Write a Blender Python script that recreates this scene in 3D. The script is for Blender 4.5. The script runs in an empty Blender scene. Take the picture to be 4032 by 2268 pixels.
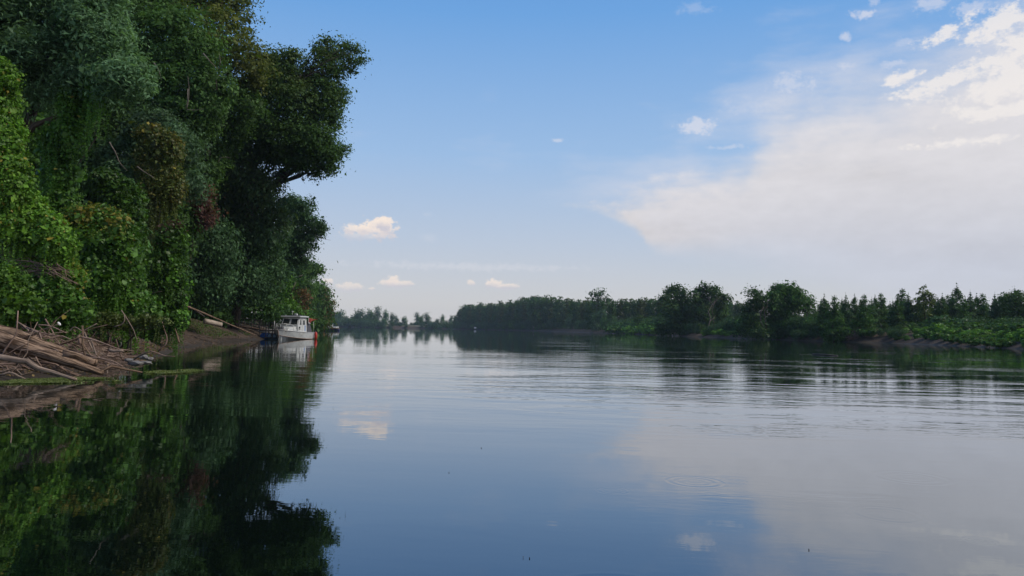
import bpy, math, random
import numpy as np
from mathutils import Matrix, Vector

# ------------------------------------------------------------------ camera, world, sun, exposure
scene = bpy.context.scene
COL = scene.collection
R = math.radians
F_PX, CX, CY = 2912.0, 2016.0, 1134.0
EYE = np.array([0.0, 0.0, 1.5])
PITCH, ROLL = R(3.155), R(1.0)
FWD = np.array([0, math.cos(PITCH), math.sin(PITCH)])
RGT0 = np.array([1.0, 0, 0]); UP0 = np.array([0, -math.sin(PITCH), math.cos(PITCH)])
RGT = RGT0*math.cos(ROLL) + UP0*math.sin(ROLL)
UPV = UP0*math.cos(ROLL) - RGT0*math.sin(ROLL)

cam_data = bpy.data.cameras.new('camera')
cam = bpy.data.objects.new('camera', cam_data); COL.objects.link(cam)
cam_data.sensor_width = 36.0; cam_data.lens = 36.0*F_PX/4032.0
cam_data.clip_start = 0.1; cam_data.clip_end = 6000
m = Matrix(((RGT[0], UPV[0], -FWD[0], EYE[0]), (RGT[1], UPV[1], -FWD[1], EYE[1]),
            (RGT[2], UPV[2], -FWD[2], EYE[2]), (0, 0, 0, 1)))
cam.matrix_world = m
scene.camera = cam

SUN_AZ, SUN_EL = R(98), R(48)      # clockwise from +Y: to the right and a little behind the viewer
scene.view_settings.view_transform = 'Standard'
scene.view_settings.look = 'None'
scene.view_settings.exposure = 0.0
scene.view_settings.gamma = 1.0
scene.view_settings.use_curve_mapping = False
scene.render.engine = 'CYCLES'
cy = scene.cycles
cy.use_denoising = True
cy.max_bounces = 6; cy.diffuse_bounces = 3; cy.glossy_bounces = 3; cy.transmission_bounces = 3
cy.transparent_max_bounces = 4; cy.volume_bounces = 0
cy.caustics_reflective = False; cy.caustics_refractive = False
cy.sample_clamp_indirect = 4.0

sun_d = bpy.data.lights.new('sun', 'SUN'); sun = bpy.data.objects.new('sun', sun_d); COL.objects.link(sun)
sun_d.energy = 2.7; sun_d.angle = R(12); sun_d.color = (1.0, 0.93, 0.82)
sdir = Vector((math.cos(SUN_EL)*math.sin(SUN_AZ), math.cos(SUN_EL)*math.cos(SUN_AZ), math.sin(SUN_EL)))
sun.rotation_euler = (-sdir).to_track_quat('-Z', 'Y').to_euler()
sun.location = (60, -40, 60)


def ray(px, py):
    return FWD + (px-CX)/F_PX*RGT - (py-CY)/F_PX*UPV


def P(px, py, Y):
    """world point seen at photo pixel (px, py) at world depth Y"""
    d = ray(px, py)
    return EYE + d*(Y/d[1])


def uv_dir(px, py):
    d = ray(px, py)
    return math.atan2(d[0], d[1]), math.atan2(d[2], math.hypot(d[0], d[1]))


world = bpy.data.worlds.new('World'); scene.world = world
world.use_nodes = True
NT = world.node_tree
NT.nodes.clear()


class NB:
    """tiny node builder"""
    def __init__(self, tree): self.t = tree
    def node(self, kind, **kw):
        n = self.t.nodes.new(kind)
        for k, v in kw.items(): setattr(n, k, v)
        return n
    def link(self, a, b): self.t.links.new(a, b)
    def put(self, sock, v):
        if isinstance(v, bpy.types.NodeSocket): self.link(v, sock)
        elif v is not None: sock.default_value = v
    def math(self, op, a, b=None, c=None, clamp=False):
        n = self.node('ShaderNodeMath', operation=op, use_clamp=clamp)
        self.put(n.inputs[0], a)
        if b is not None: self.put(n.inputs[1], b)
        if c is not None: self.put(n.inputs[2], c)
        return n.outputs[0]
    def maprange(self, v, a, b, c=0.0, d=1.0, smooth=True):
        n = self.node('ShaderNodeMapRange', interpolation_type='SMOOTHSTEP' if smooth else 'LINEAR')
        self.put(n.inputs[0], v); self.put(n.inputs[1], a); self.put(n.inputs[2], b)
        self.put(n.inputs[3], c); self.put(n.inputs[4], d)
        return n.outputs[0]
    def mix(self, f, a, b, blend='MIX'):
        n = self.node('ShaderNodeMix', data_type='RGBA', blend_type=blend)
        self.put(n.inputs[0], f); self.put(n.inputs[6], a); self.put(n.inputs[7], b)
        return n.outputs[2]
    def noise(self, vec, scale, detail=3, rough=.5, dist=0.0):
        n = self.node('ShaderNodeTexNoise')
        self.put(n.inputs['Vector'], vec)
        n.inputs['Scale'].default_value = scale; n.inputs['Detail'].default_value = detail
        n.inputs['Roughness'].default_value = rough; n.inputs['Distortion'].default_value = dist
        return n.outputs[0]
    def xyz(self, x, y, z):
        n = self.node('ShaderNodeCombineXYZ')
        self.put(n.inputs[0], x); self.put(n.inputs[1], y); self.put(n.inputs[2], z)
        return n.outputs[0]
    def vmul(self, v, s):
        n = self.node('ShaderNodeVectorMath', operation='MULTIPLY')
        self.put(n.inputs[0], v); self.put(n.inputs[1], s)
        return n.outputs[0]
    def vadd(self, v, s):
        n = self.node('ShaderNodeVectorMath', operation='ADD')
        self.put(n.inputs[0], v); self.put(n.inputs[1], s)
        return n.outputs[0]
    def curve(self, v, pts):
        n = self.node('ShaderNodeFloatCurve')
        c = n.mapping.curves[0]
        c.points[0].location = pts[0]; c.points[1].location = pts[-1]
        for p in pts[1:-1]: c.points.new(*p)
        for p in c.points: p.handle_type = 'AUTO_CLAMPED'
        n.mapping.update()
        self.put(n.inputs['Value'], v)
        return n.outputs[0]


SKY_STRENGTH = 0.1


def build_world():
    b = NB(NT)
    out = b.node('ShaderNodeOutputWorld'); bg = b.node('ShaderNodeBackground')
    bg.inputs['Strength'].default_value = SKY_STRENGTH
    b.link(bg.outputs[0], out.inputs[0])
    sky = b.node('ShaderNodeTexSky', sky_type='NISHITA')
    sky.sun_disc = False; sky.sun_elevation = SUN_EL; sky.sun_rotation = SUN_AZ
    sky.air_density = 1.0; sky.dust_density = 1.0; sky.ozone_density = 1.5
    tc = b.node('ShaderNodeTexCoord')
    sep = b.node('ShaderNodeSeparateXYZ'); b.link(tc.outputs['Generated'], sep.inputs[0])
    x, y, z = sep.outputs
    u = b.math('ARCTAN2', x, y)
    h = b.math('SQRT', b.math('ADD', b.math('MULTIPLY', x, x), b.math('MULTIPLY', y, y)))
    v = b.math('ARCTAN2', z, h)
    k = 1.0/SKY_STRENGTH
    C = lambda r, g, bb: (r*k, g*k, bb*k, 1)
    # clear air: the physical sky, whitened towards the horizon by summer haze
    base = b.mix(1.0, sky.outputs[0], (SKY_TINT[0], SKY_TINT[1], SKY_TINT[2], 1), 'MULTIPLY')
    ramp = b.node('ShaderNodeValToRGB')
    er = ramp.color_ramp
    stops = [(0.0, (.66, .64, .63)), (.04, (.645, .64, .645)), (.15, (.515, .595, .72)), (.31, (.34, .52, .787)),
             (.547, (.16, .38, .755)), (.68, (.115, .31, .70)), (1.0, (.08, .24, .60))]
    er.elements[0].position = 0; er.elements[1].position = 1
    for p, c in stops[1:-1]: er.elements.new(p)
    for e, (p, c) in zip(er.elements, stops): e.position = p; e.color = (*c, 1)
    b.link(b.maprange(v, 0.0, 0.75, smooth=False), ramp.inputs[0])
    air = b.mix(1.0, ramp.outputs[0], (k, k, k, 1), 'MULTIPLY')
    low = b.maprange(v, 0.55, 1.2, .96, 0.0)
    col = b.mix(low, base, air)
    # wobble of the cloud coordinates
    uvw = b.xyz(u, b.math('MULTIPLY', v, 1.8), 0.0)
    n1 = b.math('SUBTRACT', b.noise(uvw, 9, 6, .6), .5)
    n2 = b.math('SUBTRACT', b.noise(uvw, 34, 6, .62), .5)
    n3 = b.math('SUBTRACT', b.noise(b.xyz(u, b.math('MULTIPLY', v, 3.5), 3.0), 5, 6, .55), .5)
    n5 = b.math('SUBTRACT', b.noise(b.xyz(b.math('ADD', u, 3.0), b.math('MULTIPLY', v, 1.4), 2.0), 140, 5, .65), .5)
    n4 = b.math('SUBTRACT', b.noise(b.xyz(b.math('ADD', u, 7.0), v, 1.0), 60, 4, .6), .5)
    # --- faint bank along the horizon
    # --- great anvil sheet on the right
    U0, U1, V0, V1 = -0.2, 1.4, -0.1, 0.7
    def cp(pts):
        r = []
        for px, py in pts:
            a, e = uv_dir(px, py); r.append(((a-U0)/(U1-U0), (e-V0)/(V1-V0)))
        return r
    top = cp([(2350, 842), (2470, 800), (2600, 752), (2800, 700), (2930, 650), (3000, 560), (3120, 470), (3400, 390), (3650, 300), (3900, 190), (4032, 110)])
    top = [(0.0, top[0][1]-.05)] + top + [(.68, .82), (.8, .86), (1.0, .80)]
    bot = cp([(2350, 838), (2440, 870), (2520, 925), (2560, 985), (2700, 1020), (2900, 1060), (3200, 1150), (3600, 1260)])
    bot = [(0.0, bot[0][1]+.05)] + bot + [(.8, .12), (1.0, .12)]
    un = b.maprange(b.math('ADD', u, b.math('MULTIPLY', n1, .05)), U0, U1, smooth=False)
    vt = b.math('MULTIPLY_ADD', b.curve(un, top), V1-V0, V0)
    vb = b.math('MULTIPLY_ADD', b.curve(un, bot), V1-V0, V0)
    soft = b.maprange(u, .12, .5, .020, .07)
    dt = b.math('ADD', b.math('SUBTRACT', vt, v), b.math('ADD', b.math('MULTIPLY', n3, .16), b.math('MULTIPLY', n2, .04)))
    db = b.math('ADD', b.math('SUBTRACT', v, vb), b.math('MULTIPLY', n2, .012))
    mt = b.maprange(dt, b.math('MULTIPLY', soft, -.8), soft)
    mb_ = b.maprange(db, -.004, b.maprange(u, .12, .45, .012, .09))
    sheet = b.math('MULTIPLY', mt, mb_)
    texv = b.maprange(b.math('ADD', b.math('MULTIPLY', n3, 1.2), b.math('MULTIPLY', n2, .7)), -.3, .3, .86, 1.09, smooth=False)
    shade = b.maprange(v, .05, .22, 0.0, 1.0)
    ccol = b.mix(shade, C(.47, .51, .60), C(.78, .735, .715))
    ccol = b.mix(b.maprange(u, .15, .42, .55, 0.0), ccol, C(.79, .73, .71))
    ccol = b.mix(1.0, ccol, b.xyz(texv, texv, texv), 'MULTIPLY')
    col = b.mix(b.math('MULTIPLY', sheet, .92), col, ccol)
    # --- thin veil around the sheet's upper side
    veil = b.maprange(b.math('ADD', b.math('SUBTRACT', vt, v), b.math('MULTIPLY', n3, .55)), -.12, .04)
    veil = b.math('MULTIPLY', veil, b.maprange(db, -.01, .05))
    col = b.mix(b.math('MULTIPLY', veil, .38), col, C(.70, .71, .79))
    # --- heaped white heads top right
    hx, hy = uv_dir(3985, 300)
    def ell(px, py, a, e, nz=.6, rot=0.0):
        cu, cv = uv_dir(px, py)
        du = b.math('SUBTRACT', u, cu); dv = b.math('SUBTRACT', v, cv)
        if rot:
            du, dv = (b.math('ADD', b.math('MULTIPLY', du, math.cos(rot)), b.math('MULTIPLY', dv, math.sin(rot))),
                      b.math('SUBTRACT', b.math('MULTIPLY', dv, math.cos(rot)), b.math('MULTIPLY', du, math.sin(rot))))
        du = b.math('MULTIPLY', du, F_PX/a); dv = b.math('MULTIPLY', dv, F_PX/e)
        d = b.math('SQRT', b.math('ADD', b.math('MULTIPLY', du, du), b.math('MULTIPLY', dv, dv)))
        return d, dv
    heads = None
    for px, py, a, e, rot in ((4010, 210, 190, 70, .6), (3990, 330, 190, 75, .2), (3700, 330, 150, 45, .25), (3560, 300, 70, 26, .2),
                              (3930, 100, 110, 55, .3), (3740, 120, 90, 30, .3), (4000, 430, 180, 34, .05), (3780, 560, 160, 18, .0)):
        d, dv = ell(px, py, a, e, rot=rot)
        m_ = b.maprange(b.math('ADD', d, b.math('ADD', b.math('MULTIPLY', n2, 3.4), b.math('ADD', b.math('MULTIPLY', n4, 1.8), b.math('MULTIPLY', n5, 1.2)))), 1.15, .30)
        heads = m_ if heads is None else b.math('MAXIMUM', heads, m_)
    col = b.mix(b.math('MULTIPLY', heads, .85), col, C(.88, .84, .82))
    # --- single cumulus puffs
    puffs = [(1480, 900, 66, 40, 1.0, 1), (1435, 905, 42, 20, .8, 1), (1385, 905, 34, 20, .8, 1), (1500, 880, 40, 26, 1.0, 1), (1440, 930, 95, 18, .35, 1),
             (1545, 1105, 24, 20, .8, 1), (1560, 1118, 70, 15, .65, 1), (1375, 1132, 55, 17, .55, 1), (1290, 1108, 26, 20, .6, 1),
             (1462, 1136, 14, 8, .5, 1), (1855, 1115, 22, 13, .6, 1), (1945, 1118, 42, 17, .75, 1), (1995, 1128, 45, 13, .6, 1),
             (2745, 498, 75, 26, .7, 0), (3115, 325, 75, 30, .45, 0), (2860, 580, 50, 10, .4, 0), (2196, 553, 22, 7, .5, 0),
             (2740, 35, 60, 18, .22, 0), (3402, 60, 42, 15, .7, 0), (3325, 143, 16, 18, .6, 0), (3330, 260, 28, 12, .5, 0),
             (3555, 165, 40, 12, .3, 0), (3670, 12, 50, 26, .5, 0), (3830, 30, 70, 20, .5, 0), (3440, 5, 20, 14, .4, 0),
             (3520, 250, 40, 10, .45, 0), (2950, 420, 90, 26, .2, 0), (1680, 843, 14, 9, .15, 0), (1690, 940, 26, 14, .15, 0), (1850, 1050, 420, 14, .30, 0)]
    for px, py, a, e, s, warm in puffs:
        d, dv = ell(px, py, a, e)
        m_ = b.maprange(b.math('ADD', d, b.math('ADD', b.math('MULTIPLY', n2, 1.6 if warm else 2.6), b.math('ADD', b.math('MULTIPLY', n4, 2.0), b.math('MULTIPLY', n5, 1.7 if warm else 2.6)))), 1.25 if warm else 1.4, .6 if warm else .15)
        if warm:
            lit = b.maprange(b.math('ADD', dv, b.math('MULTIPLY', n4, 2.0)), -.8, .5)
            pc = b.mix(lit, C(.62, .60, .66), C(.94, .82, .73))
        else:
            pc = C(.82, .80, .84)
        col = b.mix(b.math('MULTIPLY', m_, s if warm else s*.8), col, pc)
    b.link(col, bg.inputs['Color'])
    world.cycles.sampling_method = 'MANUAL'
    world.cycles.sample_map_resolution = 512


SKY_TINT = (1.0, 1.0, 1.0)
build_world()

# ------------------------------------------------------------------ helpers: meshes, things
rng = np.random.default_rng(7)


def mat(name):
    mm = bpy.data.materials.new(name); mm.use_nodes = True
    mm.node_tree.nodes.clear()
    b = NB(mm.node_tree)
    out = b.node('ShaderNodeOutputMaterial')
    return mm, b, out


def principled(b, out, base, rough=.6, spec=.3, metal=0.0):
    p = b.node('ShaderNodeBsdfPrincipled')
    b.put(p.inputs['Base Color'], base if isinstance(base, bpy.types.NodeSocket) else (*base, 1))
    b.put(p.inputs['Roughness'], rough); p.inputs['Specular IOR Level'].default_value = spec
    p.inputs['Metallic'].default_value = metal
    b.link(p.outputs[0], out.inputs[0])
    return p


def paint(name, c, rough=.45, spec=.4, wear=.25, metal=0.0, scale=3.0, dirt=(.12, .10, .08)):
    mm, b, out = mat(name)
    tc = b.node('ShaderNodeTexCoord')
    n = b.noise(tc.outputs['Object'], scale, 6, .65)
    f = b.maprange(n, .48, .75, 0.0, wear)
    col = b.mix(f, (*c, 1), (*dirt, 1))
    p = principled(b, out, col, rough, spec, metal)
    bump = b.node('ShaderNodeBump'); bump.inputs['Strength'].default_value = .15; bump.inputs['Distance'].default_value = .01
    b.link(n, bump.inputs['Height']); b.link(bump.outputs[0], p.inputs['Normal'])
    return mm


def mk_leaf(name, transl=.34, rough=.55, spec=.14):
    mm, b, out = mat(name)
    at = b.node('ShaderNodeAttribute', attribute_name='leaf_colour')
    p = b.node('ShaderNodeBsdfPrincipled')
    b.link(at.outputs['Color'], p.inputs['Base Color'])
    p.inputs['Roughness'].default_value = rough; p.inputs['Specular IOR Level'].default_value = spec
    tr = b.node('ShaderNodeBsdfTranslucent')
    b.link(b.mix(1.0, at.outputs['Color'], (1.3, 1.35, .7, 1), 'MULTIPLY'), tr.inputs['Color'])
    ms = b.node('ShaderNodeMixShader'); ms.inputs[0].default_value = transl
    b.link(p.outputs[0], ms.inputs[1]); b.link(tr.outputs[0], ms.inputs[2])
    b.link(ms.outputs[0], out.inputs[0])
    return mm


def mk_bark(name, c1, c2, sx=14, sy=2.2, bump_d=.02):
    mm, b, out = mat(name)
    uv = b.node('ShaderNodeUVMap')
    n = b.noise(b.vmul(uv.outputs[0], (sx, sy, 1)), 1.0, 6, .65, .4)
    n2 = b.noise(b.vmul(uv.outputs[0], (3, 1.1, 1)), 1.0, 3, .6)
    tc = b.node('ShaderNodeTexCoord')
    n3 = b.noise(tc.outputs['Object'], 1.3, 4, .6)
    col = b.mix(b.maprange(n, .42, .58), (*c1, 1), (*c2, 1))
    col = b.mix(b.maprange(n3, .45, .7, 0, .55), col, (c1[0]*.75, c1[1]*.78, c1[2]*.8, 1))
    p = principled(b, out, col, .85, .15)
    bump = b.node('ShaderNodeBump'); bump.inputs['Strength'].default_value = .9; bump.inputs['Distance'].default_value = bump_d
    b.link(b.math('ADD', n, b.math('MULTIPLY', n2, .5)), bump.inputs['Height']); b.link(bump.outputs[0], p.inputs['Normal'])
    return mm


LEAF = mk_leaf('leaf')
VINE = mk_leaf('vine_leaf', .34, .45, .25)
BARK = mk_bark('bark', (.055, .045, .036), (.13, .11, .09))
PALEBARK = mk_bark('pale_bark', (.11, .095, .078), (.22, .19, .155))
DRIFT = mk_bark('driftwood', (.075, .045, .028), (.36, .245, .165), 26, 1.6, .05)
DRIFTGREY = mk_bark('grey_driftwood', (.14, .10, .075), (.34, .255, .195), 10, 1.5, .01)
DRIFTRED = mk_bark('red_brown_driftwood', (.12, .075, .055), (.36, .255, .20), 10, 1.5, .01)


def link(ob, parent=None):
    COL.objects.link(ob)
    if parent is not None: ob.parent = parent
    return ob


def tag(o, label=None, cat=None, group=None, kind=None):
    if label: o['label'] = label
    if cat: o['category'] = cat
    if group: o['group'] = group
    if kind: o['kind'] = kind
    return o


def thing(name, loc, label, cat, group=None, rz=0.0):
    o = bpy.data.objects.new(name, None); o.empty_display_size = .2
    o.location = tuple(float(c) for c in loc); o.rotation_euler = (0, 0, rz)
    COL.objects.link(o)
    return tag(o, label, cat, group)


class MB:
    """collects tubes, boxes and faces into one mesh"""
    def __init__(self): self.v = []; self.f = []; self.uv = []; self.n = 0
    def add(self, verts, faces, uvs=None):
        verts = np.asarray(verts, float)
        self.v.append(verts)
        for i, f in enumerate(faces):
            self.f.append([int(k)+self.n for k in f])
            self.uv.append(uvs[i] if uvs is not None else [(0, 0)]*len(f))
        self.n += len(verts)
        return self
    def tube(self, pts, radii, sides=6, ridge=0.0, seed=0, cap=True):
        pts = np.asarray(pts, float); n = len(pts)
        radii = np.broadcast_to(np.asarray(radii, float), (n,))
        r_ = np.random.default_rng(seed)
        rid = 1 + ridge*r_.uniform(-1, 1, sides)
        tang = np.gradient(pts, axis=0); tang /= np.linalg.norm(tang, axis=1)[:, None]+1e-9
        ref = np.array([0, 0, 1.0]) if abs(tang[0][2]) < .9 else np.array([1.0, 0, 0])
        vs = []; lens = np.r_[0, np.cumsum(np.linalg.norm(np.diff(pts, axis=0), axis=1))]
        for i in range(n):
            a = np.cross(ref, tang[i]); a /= np.linalg.norm(a)+1e-9
            bb = np.cross(tang[i], a); ref = bb if abs(np.dot(bb, tang[i])) < .9 else ref
            th = np.arange(sides)/sides*2*math.pi
            rr = radii[i]*rid*(1+ridge*.5*r_.uniform(-1, 1, sides))
            vs.append(pts[i] + (np.cos(th)*rr)[:, None]*a + (np.sin(th)*rr)[:, None]*bb)
        vs = np.concatenate(vs); fs = []; uvs = []
        for i in range(n-1):
            for j in range(sides):
                k = (j+1) % sides
                fs.append((i*sides+j, i*sides+k, (i+1)*sides+k, (i+1)*sides+j))
                u0, u1 = j/sides, (j+1)/sides
                uvs.append([(u0, lens[i]), (u1, lens[i]), (u1, lens[i+1]), (u0, lens[i+1])])
        if cap:
            fs.append(tuple(range(sides))[::-1]); uvs.append([(0.1*math.cos(j), .1*math.sin(j)) for j in range(sides)])
            fs.append(tuple((n-1)*sides+j for j in range(sides))); uvs.append([(0.1*math.cos(j), .1*math.sin(j)) for j in range(sides)])
        return self.add(vs, fs, uvs)
    def box(self, c, s, rz=0.0):
        c = np.asarray(c, float); hx, hy, hz = np.asarray(s, float)/2
        v = np.array([(-hx, -hy, -hz), (hx, -hy, -hz), (hx, hy, -hz), (-hx, hy, -hz), (-hx, -hy, hz), (hx, -hy, hz), (hx, hy, hz), (-hx, hy, hz)])
        if rz:
            cc, ss = math.cos(rz), math.sin(rz)
            v = np.c_[v[:, 0]*cc-v[:, 1]*ss, v[:, 0]*ss+v[:, 1]*cc, v[:, 2]]
        return self.add(v+c, [(3, 2, 1, 0), (4, 5, 6, 7), (0, 1, 5, 4), (1, 2, 6, 5), (2, 3, 7, 6), (3, 0, 4, 7)])
    def prism(self, poly, axis_vec):
        """closed solid: polygon (list of 3D points) pushed along axis_vec"""
        p = np.asarray(poly, float); n = len(p); q = p + np.asarray(axis_vec, float)
        fs = [tuple(range(n))[::-1], tuple(range(n, 2*n))] + [(i, (i+1) % n, n+(i+1) % n, n+i) for i in range(n)]
        return self.add(np.r_[p, q], fs)
    def build(self, name, material, parent=None, origin=None, smooth=False, bevel=0.0):
        V = np.concatenate(self.v)
        if origin is not None: V = V - np.asarray(origin, float)
        me = bpy.data.meshes.new(name)
        me.from_pydata(V.tolist(), [], self.f)
        ul = me.uv_layers.new(name='UVMap')
        flat = np.array([c for f in self.uv for c in f], dtype=np.float32).ravel()
        ul.data.foreach_set('uv', flat)
        me.materials.append(material)
        if smooth: me.polygons.foreach_set('use_smooth', [True]*len(me.polygons))
        ob = bpy.data.objects.new(name, me); link(ob, parent)
        if bevel:
            bv = ob.modifiers.new('edge', 'BEVEL'); bv.width = bevel; bv.segments = 2; bv.limit_method = 'ANGLE'
        return ob


def leaf_mesh(name, pos, nrm, axis, length, width, colour, material, parent=None, origin=None, shape='diamond'):
    """many small folded leaf blades as one mesh"""
    N = len(pos)
    nrm = nrm/(np.linalg.norm(nrm, axis=1)[:, None]+1e-9)
    axis = axis - nrm*np.sum(axis*nrm, axis=1)[:, None]
    axis = axis/(np.linalg.norm(axis, axis=1)[:, None]+1e-9)
    side = np.cross(nrm, axis)
    L = length[:, None]; Wd = width[:, None]
    if origin is not None: pos = pos - np.asarray(origin)
    if shape == 'diamond':
        vs = np.stack([pos-axis*L*.5, pos+side*Wd*.5+axis*L*.05+nrm*Wd*.18, pos+axis*L*.5-nrm*L*.1, pos-side*Wd*.5+axis*L*.05+nrm*Wd*.18], 1)
        k = 4
        loops = np.arange(N*4); starts = np.arange(N)*4; nf = N
    else:   # heart
        vs = np.stack([pos-axis*L*.35, pos+axis*L*.6-nrm*L*.15,
                       pos-side*Wd*.42-axis*L*.45-nrm*Wd*.05, pos-side*Wd*.45+axis*L*.1-nrm*Wd*.1,
                       pos+side*Wd*.42-axis*L*.45-nrm*Wd*.05, pos+side*Wd*.45+axis*L*.1-nrm*Wd*.1], 1)
        k = 6
        idx = np.array([0, 4, 5, 1, 0, 1, 3, 2])
        loops = (np.arange(N)[:, None]*6+idx).ravel(); starts = np.arange(2*N)*4; nf = 2*N
    me = bpy.data.meshes.new(name)
    me.vertices.add(N*k); me.vertices.foreach_set('co', vs.astype(np.float32).ravel())
    me.loops.add(len(loops)); me.loops.foreach_set('vertex_index', loops.astype(np.int32))
    me.polygons.add(nf); me.polygons.foreach_set('loop_start', starts.astype(np.int32))
    me.update(calc_edges=True)
    ca = me.color_attributes.new('leaf_colour', 'FLOAT_COLOR', 'POINT')
    cc = np.repeat(np.c_[colour, np.ones(N)], k, axis=0).astype(np.float32)
    ca.data.foreach_set('color', cc.ravel())
    me.materials.append(material)
    ob = bpy.data.objects.new(name, me); link(ob, parent)
    return ob


def unit(n, r_):
    d = r_.normal(size=(n, 3)); return d/np.linalg.norm(d, axis=1)[:, None]


def foliage(lobes, n_leaves, r_, size, per=26, sigma=None, shell=(.74, 1.04), droop=0.0, aspect=.6, upw=.45, outw=.6, jit=.7,
            back=.5, palette=None, colfn=None, bumps=.22, reject=.80, spray=.06, sub=9, hole=(-.22, .9, .9), inner=.2, szv=.42, fall=-.45):
    """scatter leaf clumps over the outer part of overlapping lobes; every lobe carries smaller boughs on its surface"""
    sub_l = []
    for (c0, r0) in lobes:
        sub_l.append((c0, r0*(.93 if sub else 1.0)))
        for _ in range(sub):
            dd = unit(1, r_)[0]
            if dd[1] > .3 and r_.random() < .6: dd[1] *= -1
            sub_l.append((c0+dd*r0*r_.uniform(.52, .78), r0*r_.uniform(.22, .42)*np.array([1, 1, r_.uniform(.65, .95)])))
    lobes = sub_l
    c = np.array([l[0] for l in lobes]); rr = np.array([l[1] for l in lobes])
    w = (rr[:, 0]*rr[:, 1]*rr[:, 2])**(2/3); w = w/w.sum()
    nc = max(6, int(n_leaves/per*1.5))
    li = r_.choice(len(lobes), nc, p=w)
    ltone = np.exp(r_.normal(0, .13, len(lobes)))
    d = unit(nc, r_)
    keep = (d[:, 1] < .35) | (r_.random(nc) < back)
    li, d = li[keep], d[keep]; nc = len(li)
    f = shell[0]+(shell[1]-shell[0])*r_.random(nc)**.55
    bd = unit(len(lobes)*7, r_).reshape(len(lobes), 7, 3); ba = r_.normal(0, bumps, (len(lobes), 7))
    cosb = np.einsum('nk,njk->nj', d, bd[li])
    f = f*(1+np.sum(ba[li]*np.clip(cosb, 0, 1)**4, axis=1))
    out = r_.random(nc) < spray
    f[out] *= r_.uniform(1.05, 1.3, out.sum())
    cc = c[li]+d*rr[li]*f[:, None]
    dist = np.full(nc, 9.0)
    for k in range(len(lobes)):
        q = np.linalg.norm((cc-c[k])/rr[k], axis=1)
        q[li == k] = 9
        dist = np.minimum(dist, q)
    ok = dist > reject
    if hole is not None:
        th, fx, fz = hole; q = cc*np.array([fx, fx, fz]); h_ = 0
        for k in range(5):
            a_ = unit(1, r_)[0]*1.9**(k*.35)*2.2; h_ = h_+np.sin(q@a_+r_.uniform(0, 6.28))*np.cos(q@a_[[2, 0, 1]]+r_.uniform(0, 6.28))*.8**k
        ok &= h_*.5 > th
    if inner:
        m_ = r_.random(nc) < inner
        cc[m_] = c[li[m_]]+d[m_]*rr[li[m_]]*r_.uniform(.3, .62, m_.sum())[:, None]
        ok |= m_
    cc, d, li = cc[ok], d[ok], li[ok]; nc = len(cc)
    per_c = r_.poisson(per, nc)+1
    ci = np.repeat(np.arange(nc), per_c)
    n = len(ci)
    if sigma is None: sigma = size*1.7
    sg = sigma*r_.uniform(.6, 1.5, nc)[ci]
    off = r_.normal(size=(n, 3))*sg[:, None]*np.array([1, 1, .65])
    if droop: off[:, 2] -= r_.exponential(droop, n)
    pos = cc[ci]+off
    n0 = d/rr[li]; n0 /= np.linalg.norm(n0, axis=1)[:, None]
    nrm = n0[ci]*outw+np.array([0, 0, upw])+r_.normal(size=(n, 3))*jit*.6 + off/(sg[:, None]*2.5)*.35
    ax = r_.normal(size=(n, 3))*.7+n0[ci]*.3+np.array([0, 0, fall-1.2*min(1, droop*3)])
    ln = size*np.exp(r_.normal(-.06, szv, n))
    pal = np.array(palette)
    crand = r_.random(nc)[ci]; lrand = r_.random(n)
    t = np.clip(crand*.65+lrand*.35, 0, .999)*(len(pal)-1)
    i0 = t.astype(int); ft = (t-i0)[:, None]
    col = pal[i0]*(1-ft)+pal[np.minimum(i0+1, len(pal)-1)]*ft
    col = col*np.exp(r_.normal(0, .16, n))[:, None]*ltone[li[ci]][:, None]
    if colfn is not None: col = colfn(pos, col, crand, lrand, r_)
    return dict(pos=pos, nrm=nrm, axis=ax, length=ln, width=ln*aspect*r_.uniform(.8, 1.2, n), colour=col), cc


def merge(parts):
    return {k: np.concatenate([p[k] for p in parts]) for k in parts[0]}


DARK = [(0.04, 0.089, 0.022), (0.058, 0.122, 0.031), (0.083, 0.163, 0.041)]
MIDG = [(0.037, 0.092, 0.021), (0.055, 0.13, 0.028), (0.079, 0.162, 0.035)]
GREY = [(0.048, 0.098, 0.048), (0.072, 0.137, 0.066), (0.106, 0.182, 0.095)]
VING = [(0.047, 0.129, 0.015), (0.082, 0.199, 0.024), (0.132, 0.267, 0.034)]
BRIGHT = [(0.067, 0.169, 0.017), (0.118, 0.253, 0.027), (0.179, 0.316, 0.039)]
OLIVE = [(0.054, 0.089, 0.018), (0.084, 0.119, 0.024), (0.12, 0.151, 0.03)]
def tone(pal, k): return [tuple(c*k for c in v) for v in pal]


BLUEG = [(0.04, 0.095, 0.043), (0.064, 0.129, 0.055), (0.086, 0.167, 0.068)]


def lobes_px(lst, Y, dr=.9, spread=0.0, seed=0):
    r_ = np.random.default_rng(seed+11); o = []
    for l in lst:
        px, py, a, e = l[:4]; yo = l[4] if len(l) > 4 else 0.0
        yy = Y+yo+spread*r_.uniform(-1, 1)
        c = P(px, py, yy); k = yy/F_PX
        o.append((c, np.array([a*k, (a+e)/2*k*dr, e*k])))
    return o


def area_px(lst): return sum(math.pi*l[2]*l[3] for l in lst)/15.5


def limb_path(a, b_, r_, sag=.12, n=6):
    a = np.asarray(a, float); b_ = np.asarray(b_, float)
    t = np.linspace(0, 1, n)[:, None]
    L = np.linalg.norm(b_-a)
    mid = np.array([0, 0, 1.0])*L*sag
    wob = r_.normal(size=(n, 3))*L*.025; wob[0] = 0; wob[-1] = 0
    return a+(b_-a)*t+mid*(np.sin(t*math.pi))+wob


TREE_COUNT = 0


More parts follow.
